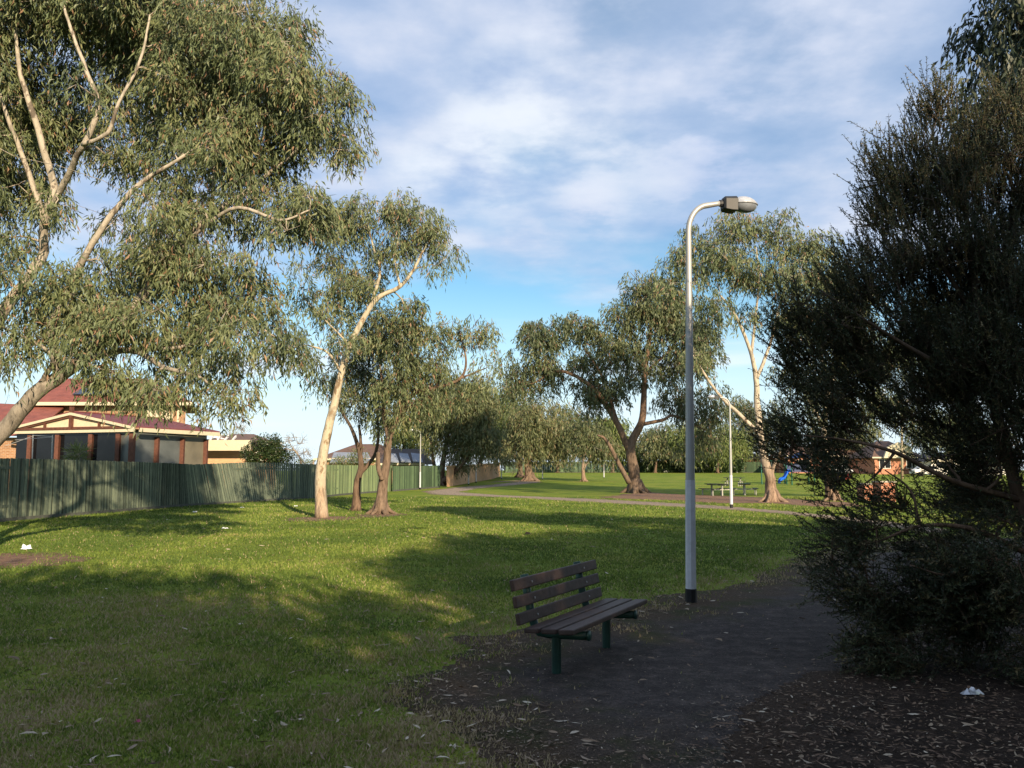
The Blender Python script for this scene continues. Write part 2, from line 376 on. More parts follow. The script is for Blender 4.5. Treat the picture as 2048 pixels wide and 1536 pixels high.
# ------------------------------------------------------------------ ground
def poly_sd(x, y, poly):
    """signed distance, + inside"""
    x = np.asarray(x, float); y = np.asarray(y, float); d = np.full(x.shape, 1e9); ins = np.zeros(x.shape, bool); n = len(poly)
    for i in range(n):
        ax, ay = poly[i][:2]; bx, by = poly[(i+1) % n][:2]; ex, ey = bx-ax, by-ay
        tt = np.clip(((x-ax)*ex+(y-ay)*ey)/(ex*ex+ey*ey+1e-9), 0, 1); d = np.minimum(d, np.hypot(x-ax-tt*ex, y-ay-tt*ey))
        c = ((ay > y) != (by > y)) & (x < (bx-ax)*(y-ay)/(by-ay+1e-12)+ax); ins ^= c
    return np.where(ins, d, -d)
gp = lambda *a: [tuple(G(*q)[:2]) for q in a]
PATH = gp((1075,1536),(990,1450),(905,1395),(900,1345),(985,1300),(1105,1268),(1245,1240),(1390,1202),(1480,1178),(1580,1142),(1700,1105),(1850,1082),(2048,1070),(2300,1063))+[(20,10),(20,-6),(-.4,-6),(-.1,2)]
MULCH = gp((1330,1640),(1400,1536),(1450,1440),(1560,1372),(1690,1330),(1800,1240),(1860,1170),(2000,1125),(2300,1105))+[(19,8),(19,-6),(1.0,-6)]
FARP = gp((838,983),(905,975),(985,969),(1035,963),(960,966),(1000,962),(1055,960),(1090,964),(1035,970),(960,977),(920,984),(1000,990),(1100,994),(1200,998),(1350,1006),(1480,1014),(1600,1024),(1700,1034),(1900,1058),(1900,1072),(1650,1037),(1500,1023),(1350,1014),(1200,1006),(1060,998),(940,992),(860,989))
DIRT = gp((1190,996),(1235,990),(1280,984),(1330,986),(1400,991),(1480,993),(1600,998),(1720,1006),(1760,1014),(1640,1014),(1530,1008),(1440,1008),(1350,1002),(1250,998))
m, t = M('lawn soil'); o_ = t.obj(); n1 = t.noise(o_, .35, 5, .6); n2 = t.noise(o_, 5, 6, .7); n3 = t.noise(o_, 40, 4, .6)
c = t.ramp(n1, [(.35, (.12,.185,.026)), (.5, (.17,.235,.033)), (.62, (.22,.25,.045)), (.72, (.23,.22,.06))])
c = t.mix(.5, c, t.ramp(n2, [(.3, (.5,.5,.45)), (.7, (1.25,1.2,1.1))]), 'MULTIPLY')
c = t.mix(.4, c, t.ramp(n3, [(.3, (.5,.5,.5)), (.7, (1.3,1.3,1.2))]), 'MULTIPLY')
t.out(c, .9, t.math('ADD', n3, n2), .8, .05, spec=.1); GRASSM = m
def pathmat(name, a, b, moss, dirt):
    m, t = M(name); o = t.obj(); n1 = t.noise(o, 1.1, 5, .6); n2 = t.noise(o, 42, 8, .85); n3 = t.noise(o, 5, 8, .75); n4 = t.noise(o, 1.7, 4, .6)
    c = t.ramp(n3, [(.38, tuple(q*.72 for q in a)), (.5, a), (.62, b)])
    e = t.math('ADD', t.attr(), t.math('MULTIPLY', t.math('SUBTRACT', n1, .5), .8))
    c = t.mix(mrng(t, e, .7, .3), c, dirt)
    c = t.mix(t.math('MULTIPLY', mrng(t, n4, .5, .64), mrng(t, e, .95, .5)), c, moss)
    c = t.mix(.75, c, t.ramp(n2, [(.34, (.25,.24,.23)), (.47, (.85,.85,.85)), (.58, (1.3,1.28,1.25)), (.66, (3.4,3.2,3.0))]), 'MULTIPLY')
    t.out(c, .92, t.math('ADD', n2, n3), .9, .03, spec=.15); return m
def mrng(t, x, a, b):
    m = t.n('ShaderNodeMapRange'); t.l(x, m.inputs[0]); m.inputs[1].default_value = a; m.inputs[2].default_value = b; return m.outputs[0]
def sheet(name, label, poly, mat, step, zoff, noise_amp, nscale, ext, attrscale=1.0, bias=0.0):
    x0, x1, y0, y1 = ext; xs = np.arange(x0, x1, step); ys = np.arange(y0, y1, step)
    X, Y = np.meshgrid(xs, ys); sd = poly_sd(X, Y, poly)+(fbm(X*nscale+50, Y*nscale+50, 3, 5)-.48)*noise_amp+bias
    inside = (sd > 0)
    cell = inside[:-1, :-1] & inside[1:, :-1] & inside[:-1, 1:] & inside[1:, 1:]
    ny, nx = X.shape; idx = np.arange(nx*ny).reshape(ny, nx); f = np.stack([idx[:-1, :-1][cell], idx[:-1, 1:][cell], idx[1:, 1:][cell], idx[1:, :-1][cell]], 1)
    used, inv = np.unique(f, return_inverse=True); f = inv.reshape(f.shape)
    vz = zg(Y)+zoff; V = np.stack([X, Y, vz], -1).reshape(-1, 3)[used]
    V[:, 2] += (fbm(V[:, 0]*9+80, V[:, 1]*9+80, 5, 3)-.44)*.006*(1 if step < .1 else 0)
    val = np.clip(sd[:-1, :-1][cell]/attrscale, 0, 1)
    o = arr_mesh(name, V, f, val, mat); tag(o, label, kind='structure'); return o
# ground sheet: strips following the terrain
gv = []; gf = []
ysr = np.concatenate([[-900, -200, -60], np.arange(-20, 50, 10), np.arange(50, 160, 4), [200, 300, 600, 1500]])
xsr = np.array([-1500, -300, -80, -40, -20, 0, 20, 40, 80, 300, 1500.])
XX, YY = np.meshgrid(xsr, ysr); V = np.stack([XX, YY, zg(YY)], -1).reshape(-1, 3); nx = len(xsr); id_ = np.arange(len(V)).reshape(XX.shape)
fc = np.stack([id_[:-1, :-1], id_[:-1, 1:], id_[1:, 1:], id_[1:, :-1]], -1).reshape(-1, 4)
tag(arr_mesh('ground', V, fc, np.full(len(fc), .5), GRASSM), 'green park lawn reaching to the far houses', kind='structure')
PM = pathmat('worn bitumen path', (.058,.05,.048), (.10,.086,.078), (.045,.05,.018), (.075,.054,.034))
MM = pathmat('bark mulch soil', (.035,.026,.02), (.07,.05,.038), (.05,.035,.025), (.05,.035,.025))
PF = pathmat('pale gravel path', (.27,.215,.165), (.36,.295,.225), (.14,.12,.06), (.2,.155,.11))
DM = pathmat('bare pinkish dirt', (.2,.125,.085), (.28,.18,.12), (.14,.11,.06), (.17,.12,.07))
sheet('path', 'dark worn footpath curving past the bench into the shade', PATH, PM, .05, .004, 1.1, 1.5, (-3, 16, -3, 21), 1.9, .45)
sheet('mulch_bed', 'mulched garden bed under the needle-leaved bush', MULCH, MM, .06, .009, .5, 1.6, (.6, 16, -3, 18), 1)
sheet('gravel_path', 'pale gravel path crossing the lawn in the distance', FARP, PF, .25, .004, .5, .6, (-16, 45, 22, 110), .8)
sheet('dirt_patch', 'bare dirt under the picnic gum trees', DIRT, DM, .25, .009, 3.0, .45, (0, 40, 36, 72), .8)
# ------------------------------------------------------------------ grass blades
GB = leafmat('grass blade', [(0, (.075,.12,.026)), (.4, (.15,.205,.038)), (.66, (.22,.255,.06)), (.85, (.27,.225,.095)), (1, (.36,.29,.175))], .25, .6, .15)
N = 760000; rng = np.random.default_rng(3)
Dd = 3.2*np.exp(rng.random(N)**1.08*math.log(52/3.2)); Xx = Dd*rng.uniform(-.78, .72, N)+rng.normal(0, .5, N)
sdp = poly_sd(Xx, Dd, PATH)+(fbm(Xx*1.5+50, Dd*1.5+50, 3, 5)-.48)*1.1
tuft = fbm(Xx*2.2+9, Dd*2.2+9, 8, 4); dry = fbm(Xx*.55+30, Dd*.55+30, 12, 4)
fx_ = (fbm(Xx*.6+50, Dd*.6+50, 3, 5)-.48)*.5
okf = ((poly_sd(Xx, Dd, FARP)+fx_) < 0) & ((poly_sd(Xx, Dd, DIRT)+(fbm(Xx*.35+50, Dd*.35+50, 3, 5)-.48)*2.2) < 0)
for px_, py_, sx_ in ((645,1037,1.),(763,1030,.9),(-30,1122,1.6)):
    c_ = G(px_, py_); q_ = ((Xx-c_[0])/(1.25*sx_))**2+((Dd-c_[1])/1.5)**2; okf &= rng.random(N) > np.exp(-q_*1.1)*1.15
edge = np.clip(-sdp/1.5, 0, 1)                      # 0 at path
keep = okf & (rng.random(N) < np.where(sdp < 0, .25+.85*edge+1.2*(tuft-.45), .16*np.exp(-np.maximum(sdp, 0)/.25)+.8*(tuft-.52)*(sdp < .5))) & (rng.random(N) < .5+1.2*(tuft-.2))
left = np.clip((6.5-Dd)/3.0, 0, 1)*np.clip((Xx+2.2)/2.0, 0, 1)
keep &= rng.random(N) > left*.4
Xx, Dd, tuft, dry, edge, left = (a[keep] for a in (Xx, Dd, tuft, dry, edge, left)); n = len(Xx)
hgt = rng.uniform(.013, .034, n)*(1+Dd/22)*(.6+.9*tuft); wd = .0035*(1+Dd/7)
lean = rng.normal(0, .55, (n, 2)); dv = norm(np.stack([lean[:, 0], lean[:, 1], np.ones(n)], 1))
fg = np.clip((14-Dd)/10, 0, 1)  # near blades paler: drier grass, and colour lifted to lighten the shade
val = np.clip(.20+fg*.16+fg*.14+(dry-.45)*1.3+(fbm(Xx*3.1+7, Dd*3.1+7, 33, 3)-.43)*fg*1.5+rng.normal(0, .18, n)+(1-edge)*(.25+.6*rng.random(n))+left*.25, 0, 1)
val[rng.random(n) < .04+.17*fg+.5*fg*np.clip((dry-.5)*5, 0, 1)+.22*(1-edge)+.18*left] = 1.
b0 = np.stack([Xx, Dd, np.zeros(n)], 1); az = rng.uniform(0, math.pi, n); sv = np.stack([np.cos(az), np.sin(az), np.zeros(n)], 1)*wd[:, None]
VV = np.stack([b0-sv, b0+sv, b0+dv*hgt[:, None]], 1).reshape(-1, 3)
gb = arr_mesh('grass', VV, np.arange(3*n).reshape(n, 3), val, GB); tag(gb, 'short lawn grass with dry patches beside the path', 'grass', kind='stuff')
# ------------------------------------------------------------------ leaf litter
LIT = leafmat('dry leaf', [(0, (.05,.03,.02)), (.4, (.15,.1,.065)), (.75, (.3,.24,.17)), (1, (.5,.45,.36))], .05, .7)
def litter(name, label, cat, x, y, z, L, W, vmean, vstd):
    n = len(x); az = rng.uniform(0, 2*math.pi, n); d = norm(np.stack([np.cos(az), np.sin(az), rng.normal(0, .12, n)], 1))
    up = norm(np.stack([rng.normal(0, .35, n), rng.normal(0, .35, n), np.ones(n)], 1)); sd = norm(np.cross(d, up)); pos = np.stack([x, y, z], 1)
    L = L[:, None]; W = W[:, None]; cv = rng.normal(0, .16, (n, 1)); up = np.cross(sd, d)
    ps = [pos, pos+d*L*.3+sd*(W*.5+cv*L*.6)+up*W*.2, pos+d*L*.65+sd*(W*.42+cv*L*.6)+up*W*.3, pos+d*L, pos+d*L*.65-sd*(W*.42-cv*L*.6)-up*W*.1, pos+d*L*.3-sd*(W*.5-cv*L*.6)]
    V = np.stack(ps, 1).reshape(-1, 3); V[:, 2] = np.maximum(V[:, 2], .012)
    v = np.clip(rng.normal(vmean, vstd, n), 0, 1)
    o = arr_mesh(name, V, np.arange(6*n).reshape(n, 6), v, LIT); return tag(o, label, cat, kind='stuff')
N = 24000; D = 2.8*np.exp(rng.random(N)*math.log(11/2.8)); X = D*rng.uniform(.1, .85, N)
s = poly_sd(X, D, MULCH)+rng.normal(0, .15, N); k = (s > 0) & (D < 11); X, D = X[k], D[k]; n = len(X)
litter('mulch_chips', 'bark chips and dead leaves covering the garden bed', 'mulch', X, D, rng.uniform(.012, .04, n), rng.lognormal(-3.45, .55, n), rng.lognormal(-4.9, .45, n), .36, .24)
N = 5200; D = 3.2*np.exp(rng.random(N)*math.log(30/3.2)); X = D*rng.uniform(-.75, .66, N); s = poly_sd(X, D, PATH)
k = rng.random(N) < np.where(s > .5, .12, .25+.6*np.exp(-np.abs(s)/.8)); X, D = X[k], D[k]; n = len(X)
litter('fallen_leaves', 'dry gum leaves scattered over the lawn and the path edge', 'leaves', X, D, rng.uniform(.012, .03, n), rng.uniform(.04, .11, n)*(1+D/40), rng.uniform(.008, .018, n)*(1+D/30), .62, .25)
N = 70000; D = 3*np.exp(rng.random(N)*math.log(14/3)); X = D*rng.uniform(-.2, .8, N); s = poly_sd(X, D, PATH); s2 = poly_sd(X, D, MULCH)
k = (s > -.15) & (s2 < .1) & (rng.random(N) < np.clip(.16+1.0*np.exp(-np.abs(s)/.5)+.7*np.exp(s2/.5), 0, 1)); X, D = X[k], D[k]; n = len(X)
litter('path_debris', 'twig bits and crumbs strewn along the dark path', 'debris', X, D, rng.uniform(.01, .02, n), rng.lognormal(-4.5, .6, n), rng.uniform(.002, .007, n), .34, .28)
N = 42000; D = 3*np.exp(rng.random(N)*math.log(16/3)); X = D*rng.uniform(-.35, .6, N); s = poly_sd(X, D, PATH)
k = (rng.random(N) < np.exp(-np.abs(s+.1)/.38)*np.clip(.35+1.6*(fbm(X*1.6+4, D*1.6+4, 21, 3)-.3), 0, 1)) & (poly_sd(X, D, MULCH) < .2); X, D = X[k], D[k]; n = len(X)
litter('edge_litter', 'brown dead leaf crumbs and straw lining the worn lawn edge', 'litter', X, D, rng.uniform(.008, .022, n), rng.uniform(.012, .06, n), rng.uniform(.004, .012, n), .33, .2)
# ------------------------------------------------------------------ plain materials
steel = simple('galvanised steel', (.34,.345,.34), .45, .12, 3, .3, .05, .5)
black = simple('black paint', (.012,.012,.013), .6); housing = simple('dark grey casting', (.022,.024,.027), .5)
lens_m = simple('ribbed clear cover', (.45,.47,.5), .2, .15, 30, .3, .2, .8); lens_b = simple('clear lamp bowl', (.22,.24,.27), .15, .25, 8, .2, .1, .8)
greenp = simple('dark green paint', (.012,.045,.035), .4, .2, 8); woodb = simple('purple brown stained timber', (.046,.029,.024), .55, .35, 14, 0, .4)
white = simple('white paint', (.75,.73,.68), .6, .06)
# ------------------------------------------------------------------ lamp posts
def lamp_template(lo, lab):
    t_ = thing('street_lamp', (0, 0, 0), lab, 'street lamp', 'park lamp posts', local=True)
    m = MB(); m.tube([(0,0,.16),(0,0,1.47)], [.068,.064], 8); m.build('lower_sleeve', simple('pale pole paint', (.50,.52,.55), .5, .12, 12), t_); m = MB()
    arm = [(0,0,1.46),(0,0,3.2),(0,0,4.35)]+[(.30-.30*math.cos(a), 0, 4.6+.36*math.sin(a)) for a in np.linspace(0, math.pi*.47, 9)]+[(.40,0,4.985),(.47,0,5.0)]
    m.tube(arm, list(np.linspace(.06,.038,3))+[.037]*9+[.033,.033], 12)
    p = m.build('pole', steel, t_)
    for q in p.data.polygons: q.use_smooth = q.center.z > 3.5
    m = MB(); m.tube([(0,0,-.03),(0,0,.165)], .073, 8); m.build('base_band', black, t_)
    m = MB(); m.tube([(.45,0,4.997),(.50,0,5.0)], .045, 10); m.build('collar', housing, t_)
    m = MB(); vs = []
    secs = [(.49,.05,.04,.06),(.51,.075,.065,.075),(.60,.08,.07,.085),(.68,.085,.075,.085)]
    pts = []
    for (x, w_, up, dn) in secs: w_, up, dn = w_*1.15, up*1.25, dn*1.2; pts.append([(x,-w_,5.0-dn),(x,-w_*1.02,5.0+up*.6),(x,-w_*.6,5.0+up),(x,w_*.6,5.0+up),(x,w_*1.02,5.0+up*.6),(x,w_,5.0-dn)])
    V = [p for s_ in pts for p in s_]; n = 6
    m.add(V, [(i*n+k, (i+1)*n+k, (i+1)*n+(k+1)%n, i*n+(k+1)%n) for i in range(3) for k in range(n)]+[tuple(range(n)), tuple(3*n+k for k in reversed(range(n)))])
    m.build('housing', housing, t_, bevel=.006)
    def dome(z0, hz, up):
        mm = MB(); R = 14; V = []; Fc = []; L = 7
        for i in range(L+1):
            f = i/L; sc_ = math.cos(f*math.pi/2); z = z0+hz*math.sin(f*math.pi/2)
            for k in range(R):
                a = 2*math.pi*k/R; V.append((.82+.175*math.cos(a)*max(sc_,.02)-(.03*f if up else 0), .12*math.sin(a)*max(sc_,.02), z+.0*k))
        for i in range(L):
            for k in range(R): Fc.append((i*R+k, i*R+(k+1)%R, (i+1)*R+(k+1)%R, (i+1)*R+k))
        mm.add(V, Fc); return mm
    dome(5.01, .10, True).build('reflector_cover', lens_m, t_, smooth=True)
    dome(4.998, -.10, False).build('lamp_bowl', lens_b, t_, smooth=True)
    m = MB(); m.tube([(.82+.18*math.cos(a), .125*math.sin(a), 5.004) for a in np.linspace(0, 2*math.pi, 20)], .007, 5); m.build('rim', steel, t_)
    return t_
lp = lamp_template(0, 'tall grey lamp post standing at the path edge by the bench')
g = G(1382,1205); lp.location = g; lp.rotation_euler = (0, math.radians(.95), math.radians(10)); lp.scale = (1.0,1.0,1.068)
for (px, py, ty, rz, lab) in [
    (1463,1016,778,178,'lamp post with its arm to the left beside the picnic tables'),
    (840,979,858,160,'white looking lamp post in front of the dark fence beside the multi-stemmed tree'),
    (937,970,905,150,'thin lamp post in the shade left of the winding path'),
    (952,966,880,150,'thin lamp post before the orange brick fence'),
    (1003,958,920,90,'short looking lamp post among the far trees'),
    (1085,959,905,90,'distant lamp post right of the twin-trunk tree'),
    (1208,956,918,90,'distant lamp post on the lawn left of the large dark gum')]:
    c = copy_tree(lp); gg = G(px, py); c.location = gg; c['label'] = lab
    top = P(px, ty, gg[1])[2]-gg[2]; k = max(.6, min(1.0, top/5.09)); c.scale = (max(.9, k), max(.9, k), k); c.rotation_euler = (0, math.radians(-.6) if px == 1463 else 0, math.radians(rz))
# ------------------------------------------------------------------ bench
def bench():
    a0 = G(1113,1347); a1 = G(1213,1296); ctr = (a0+a1)/2; ax = math.atan2(a1[1]-a0[1], a1[0]-a0[0])
    t_ = thing('park_bench', (0,0,0), 'slatted brown park bench with dark green frame beside the path', 'bench', local=True)
    sep = np.linalg.norm(a1-a0)/2          # local x along bench, -y = front
    for sx_ in (-1, 1):
        m = MB(); x = sx_*sep
        m.tube([(x,.0,-.05),(x,.0,.30)], .040, 14)
        m.build('leg', greenp, t_, smooth=False)
        m = MB(); m.tube([(x,-.30,.335),(x,.06,.315),(x,.16,.325),(x,.20,.37),(x,.235,.46),(x,.27,.62),(x,.305,.80)], .036, 12)
        m.tube([(x,-.306,.3355),(x,-.29,.335)], .042, 12); o = m.build('frame_arm', greenp, t_, smooth=True)
    for k, yy in enumerate((-.24,-.085,.07)):
        m = MB(); m.box((0, yy, .398+.012*(2-k)*.6), (1.80,.132,.042), rx=math.radians(-4)); m.build('seat_slat', woodb, t_, bevel=.009)
    for zz_, yy in ((.475,.195),(.61,.222),(.745,.249)):
        m = MB(); m.box((0, yy, zz_), (1.80,.038,.095), rx=math.radians(-11)); m.build('back_slat', woodb, t_, bevel=.009)
    m = MB()
    for x in (-sep, sep):
        for zz_, yy in ((.475,.173),(.61,.20),(.745,.227)):
            m = MB(); m.tube([(x,yy+.003,zz_),(x,yy-.004,zz_)], .009, 8); m.build('bolt', steel, t_)
    t_.location = ctr; t_.rotation_euler = (0, 0, ax)
    return t_
bench()
# ------------------------------------------------------------------ fences
def fencemat(name, a, b):
    m, t = M(name); st = t.obj((1, 1, .12)); n = t.noise(st, 14, 6, .7); n2 = t.noise(t.obj(), 1.2, 4, .6)
    c = t.ramp(n, [(.3, a), (.7, b)]); c = t.mix(.85, c, t.ramp(t.attr(), [(0, (.3,.33,.33)), (.5, (.9,.92,.9)), (1, (1.8,1.75,1.6))]), 'MULTIPLY')
    c = t.mix(.4, c, t.ramp(n2, [(.35, (.7,.75,.7)), (.65, (1.15,1.1,1.05))]), 'MULTIPLY')
    t.out(c, .8, n, .4, .01, spec=.2); return m
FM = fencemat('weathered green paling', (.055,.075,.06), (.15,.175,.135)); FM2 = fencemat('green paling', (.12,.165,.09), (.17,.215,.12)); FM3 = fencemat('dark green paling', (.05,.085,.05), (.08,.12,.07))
def fence(label, pts, mat, hts, wpal=.1, gap=0, lean=None, step=.093, name='paling_fence'):
    sp = spline(pts, 12); seg = np.linalg.norm(np.diff(sp, axis=0), axis=1); S = np.concatenate([[0], np.cumsum(seg)]); tot = S[-1]
    t_ = thing(name, sp[0], label, 'fence', 'paling fences along the lawn'); m = MB(); n = int(tot/step); rl = MB(); prev = [None]*3
    for i in range(n):
        s = i*step; p = np.array([np.interp(s, S, sp[:, k]) for k in range(3)]); q = np.array([np.interp(min(s+.3, tot), S, sp[:, k]) for k in range(3)]); d = q-p
        if np.linalg.norm(d) < 1e-6: continue
        d /= np.linalg.norm(d); nn = np.array([d[1], -d[0], 0]); u = s/tot; h = np.interp(u, [a for a, _ in hts], [b for _, b in hts])+random.uniform(-.012, .012)
        la, lc = lean(u) if lean else (0, 0); la += random.uniform(-.01, .01); off = .016 if i % 2 else 0
        p = p+nn*off; p[2] = zg(p[1])-.02; top = p+np.array([0, 0, h])+d*la+nn*lc; w2 = d*wpal/2; tk = nn*.013
        vs = [p-w2, p+w2, p+w2+tk, p-w2+tk, top-w2, top+w2, top+w2+tk, top-w2+tk]
        m.add(vs, [(0,3,2,1),(4,5,6,7),(0,1,5,4),(1,2,6,5),(2,3,7,6),(3,0,4,7)], min(1, max(0, random.gauss(.5, .26)+(.12 if i % 2 else -.12))))
        if i % 26 == 0 or i == n-1:
            for r, fz in enumerate((.25, .85)):
                c = p*(1-fz)+top*fz-nn*(off+.03)
                if prev[r] is not None: rl.beam(prev[r], c, .05, .09)
                prev[r] = c
    m.build('palings', mat, t_); rl.build('rails', mat, t_)
    m = MB(); prevp = None
    for i in range(0, n, 26):
        s = i*step; p = np.array([np.interp(s, S, sp[:, k]) for k in range(3)]); q = np.array([np.interp(min(s+.3, tot), S, sp[:, k]) for k in range(3)]); d = (q-p)/max(1e-6, np.linalg.norm(q-p)); nn = np.array([d[1], -d[0], 0])
        p = p+nn*.05; p[2] = zg(p[1])+.05
        if prevp is not None: m.beam(prevp, p, .025, .14)
        prevp = p
    if m.n: m.build('plinth_board', simple('grey plinth timber', (.07,.075,.065), .9), t_)
    return t_
def lean1(u):
    a = -.75*math.exp(-((u-.60)/.12)**2)-.3*math.exp(-((u-.8)/.1)**2); return a+.03*math.sin(u*40), .3*math.sin(u*15)*math.exp(-((u-.65)/.25)**2)
F1 = [G(-160,1062), G(0,1044), G(180,1029), G(360,1014), G(450,1008), G(560,1001), G(640,996)]
fence('old weathered green paling fence leaning over behind the left gum', F1, FM, [(0,2.13),(.25,2.1),(.45,2.05),(.6,1.98),(.75,2.12),(.85,2.12),(1,2.05)], lean=lean1)
F2 = [G(642,996), G(690,990), G(784,982.5)]
fence('straight light green fence behind the three lawn gums', F2, FM2, [(0,2.05),(1,2.0)])
F3 = [G(785,983), G(835,979), G(880,975)]
fence('dark green fence behind the white looking lamp post', F3, FM3, [(0,1.95),(1,1.95)])
brickm_cache = {}
def brickmat(name, a, b, mortar=(.35,.3,.24)):
    m, t = M(name); bt = t.n('ShaderNodeTexBrick'); bt.inputs['Color1'].default_value = (*a, 1); bt.inputs['Color2'].default_value = (*b, 1); bt.inputs['Mortar'].default_value = (*mortar, 1)
    bt.inputs['Scale'].default_value = 1; bt.inputs['Brick Width'].default_value = .24; bt.inputs['Row Height'].default_value = .086; bt.inputs['Mortar Size'].default_value = .008
    o = t.obj(); s_ = t.n('ShaderNodeSeparateXYZ'); t.l(o, s_.inputs[0]); cb = t.n('ShaderNodeCombineXYZ')
    t.l(t.math('ADD', s_.outputs[0], s_.outputs[1]), cb.inputs[0]); t.l(s_.outputs[2], cb.inputs[1]); t.l(cb.outputs[0], bt.inputs['Vector'])
    n = t.noise(o, 1.5, 5, .6); c = t.mix(.4, bt.outputs[0], t.ramp(n, [(.3, (.7,.7,.7)), (.7, (1.2,1.15,1.1))]), 'MULTIPLY')
    t.out(c, .9, bt.outputs['Fac'], -.3, .01); return m
BRO = brickmat('brown brick', (.24,.12,.06), (.32,.17,.085)); BRC = brickmat('clinker brown brick', (.2,.11,.06), (.28,.16,.08)); BRR = brickmat('orange red brick', (.38,.13,.07), (.46,.18,.1)); BRT = brickmat('tan brick', (.48,.27,.14), (.56,.34,.18))
cream = simple('cream paint', (.50,.45,.33), .6, .06); creamb = simple('cream fibro sheet', (.55,.46,.32), .75, .1)
def roofmat(name, col, sc_=3.2):
    m, t = M(name); o = t.obj(); wv = t.n('ShaderNodeTexWave', wave_type='BANDS', bands_direction='Z'); wv.inputs['Scale'].default_value = sc_; wv.inputs['Distortion'].default_value = .5; t.l(o, wv.inputs[0])
    n = t.noise(o, 2, 6, .65); c = t.ramp(n, [(.3, tuple(x*.75 for x in col)), (.7, tuple(min(1, x*1.25) for x in col))])
    c = t.mix(.45, c, t.ramp(wv.outputs[0], [(0, (.55,.55,.55)), (.4, (1,1,1))]), 'MULTIPLY'); t.out(c, .65, wv.outputs[0], .5, .03); return m
RED = roofmat('red tile', (.22,.07,.05)); REDD = roofmat('crimson tile', (.16,.045,.047), 4); BRN = roofmat('brown tile', (.14,.085,.06)); GRY = roofmat('grey roof sheet', (.22,.25,.3)); DRK = roofmat('dark tile', (.06,.05,.05))
panel = simple('solar glass', (.02,.025,.045), .15, .2, 3, .2, .05, .6); glass = simple('dark window glass', (.006,.007,.009), .12, .5, .6, 0, .02, .3)
blind = simple('grey blind behind glass', (.085,.095,.095), .35, .25, 1.2, 0, .05, .6); timb = simple('red brown timber', (.10,.04,.026), .6, .3, 8)
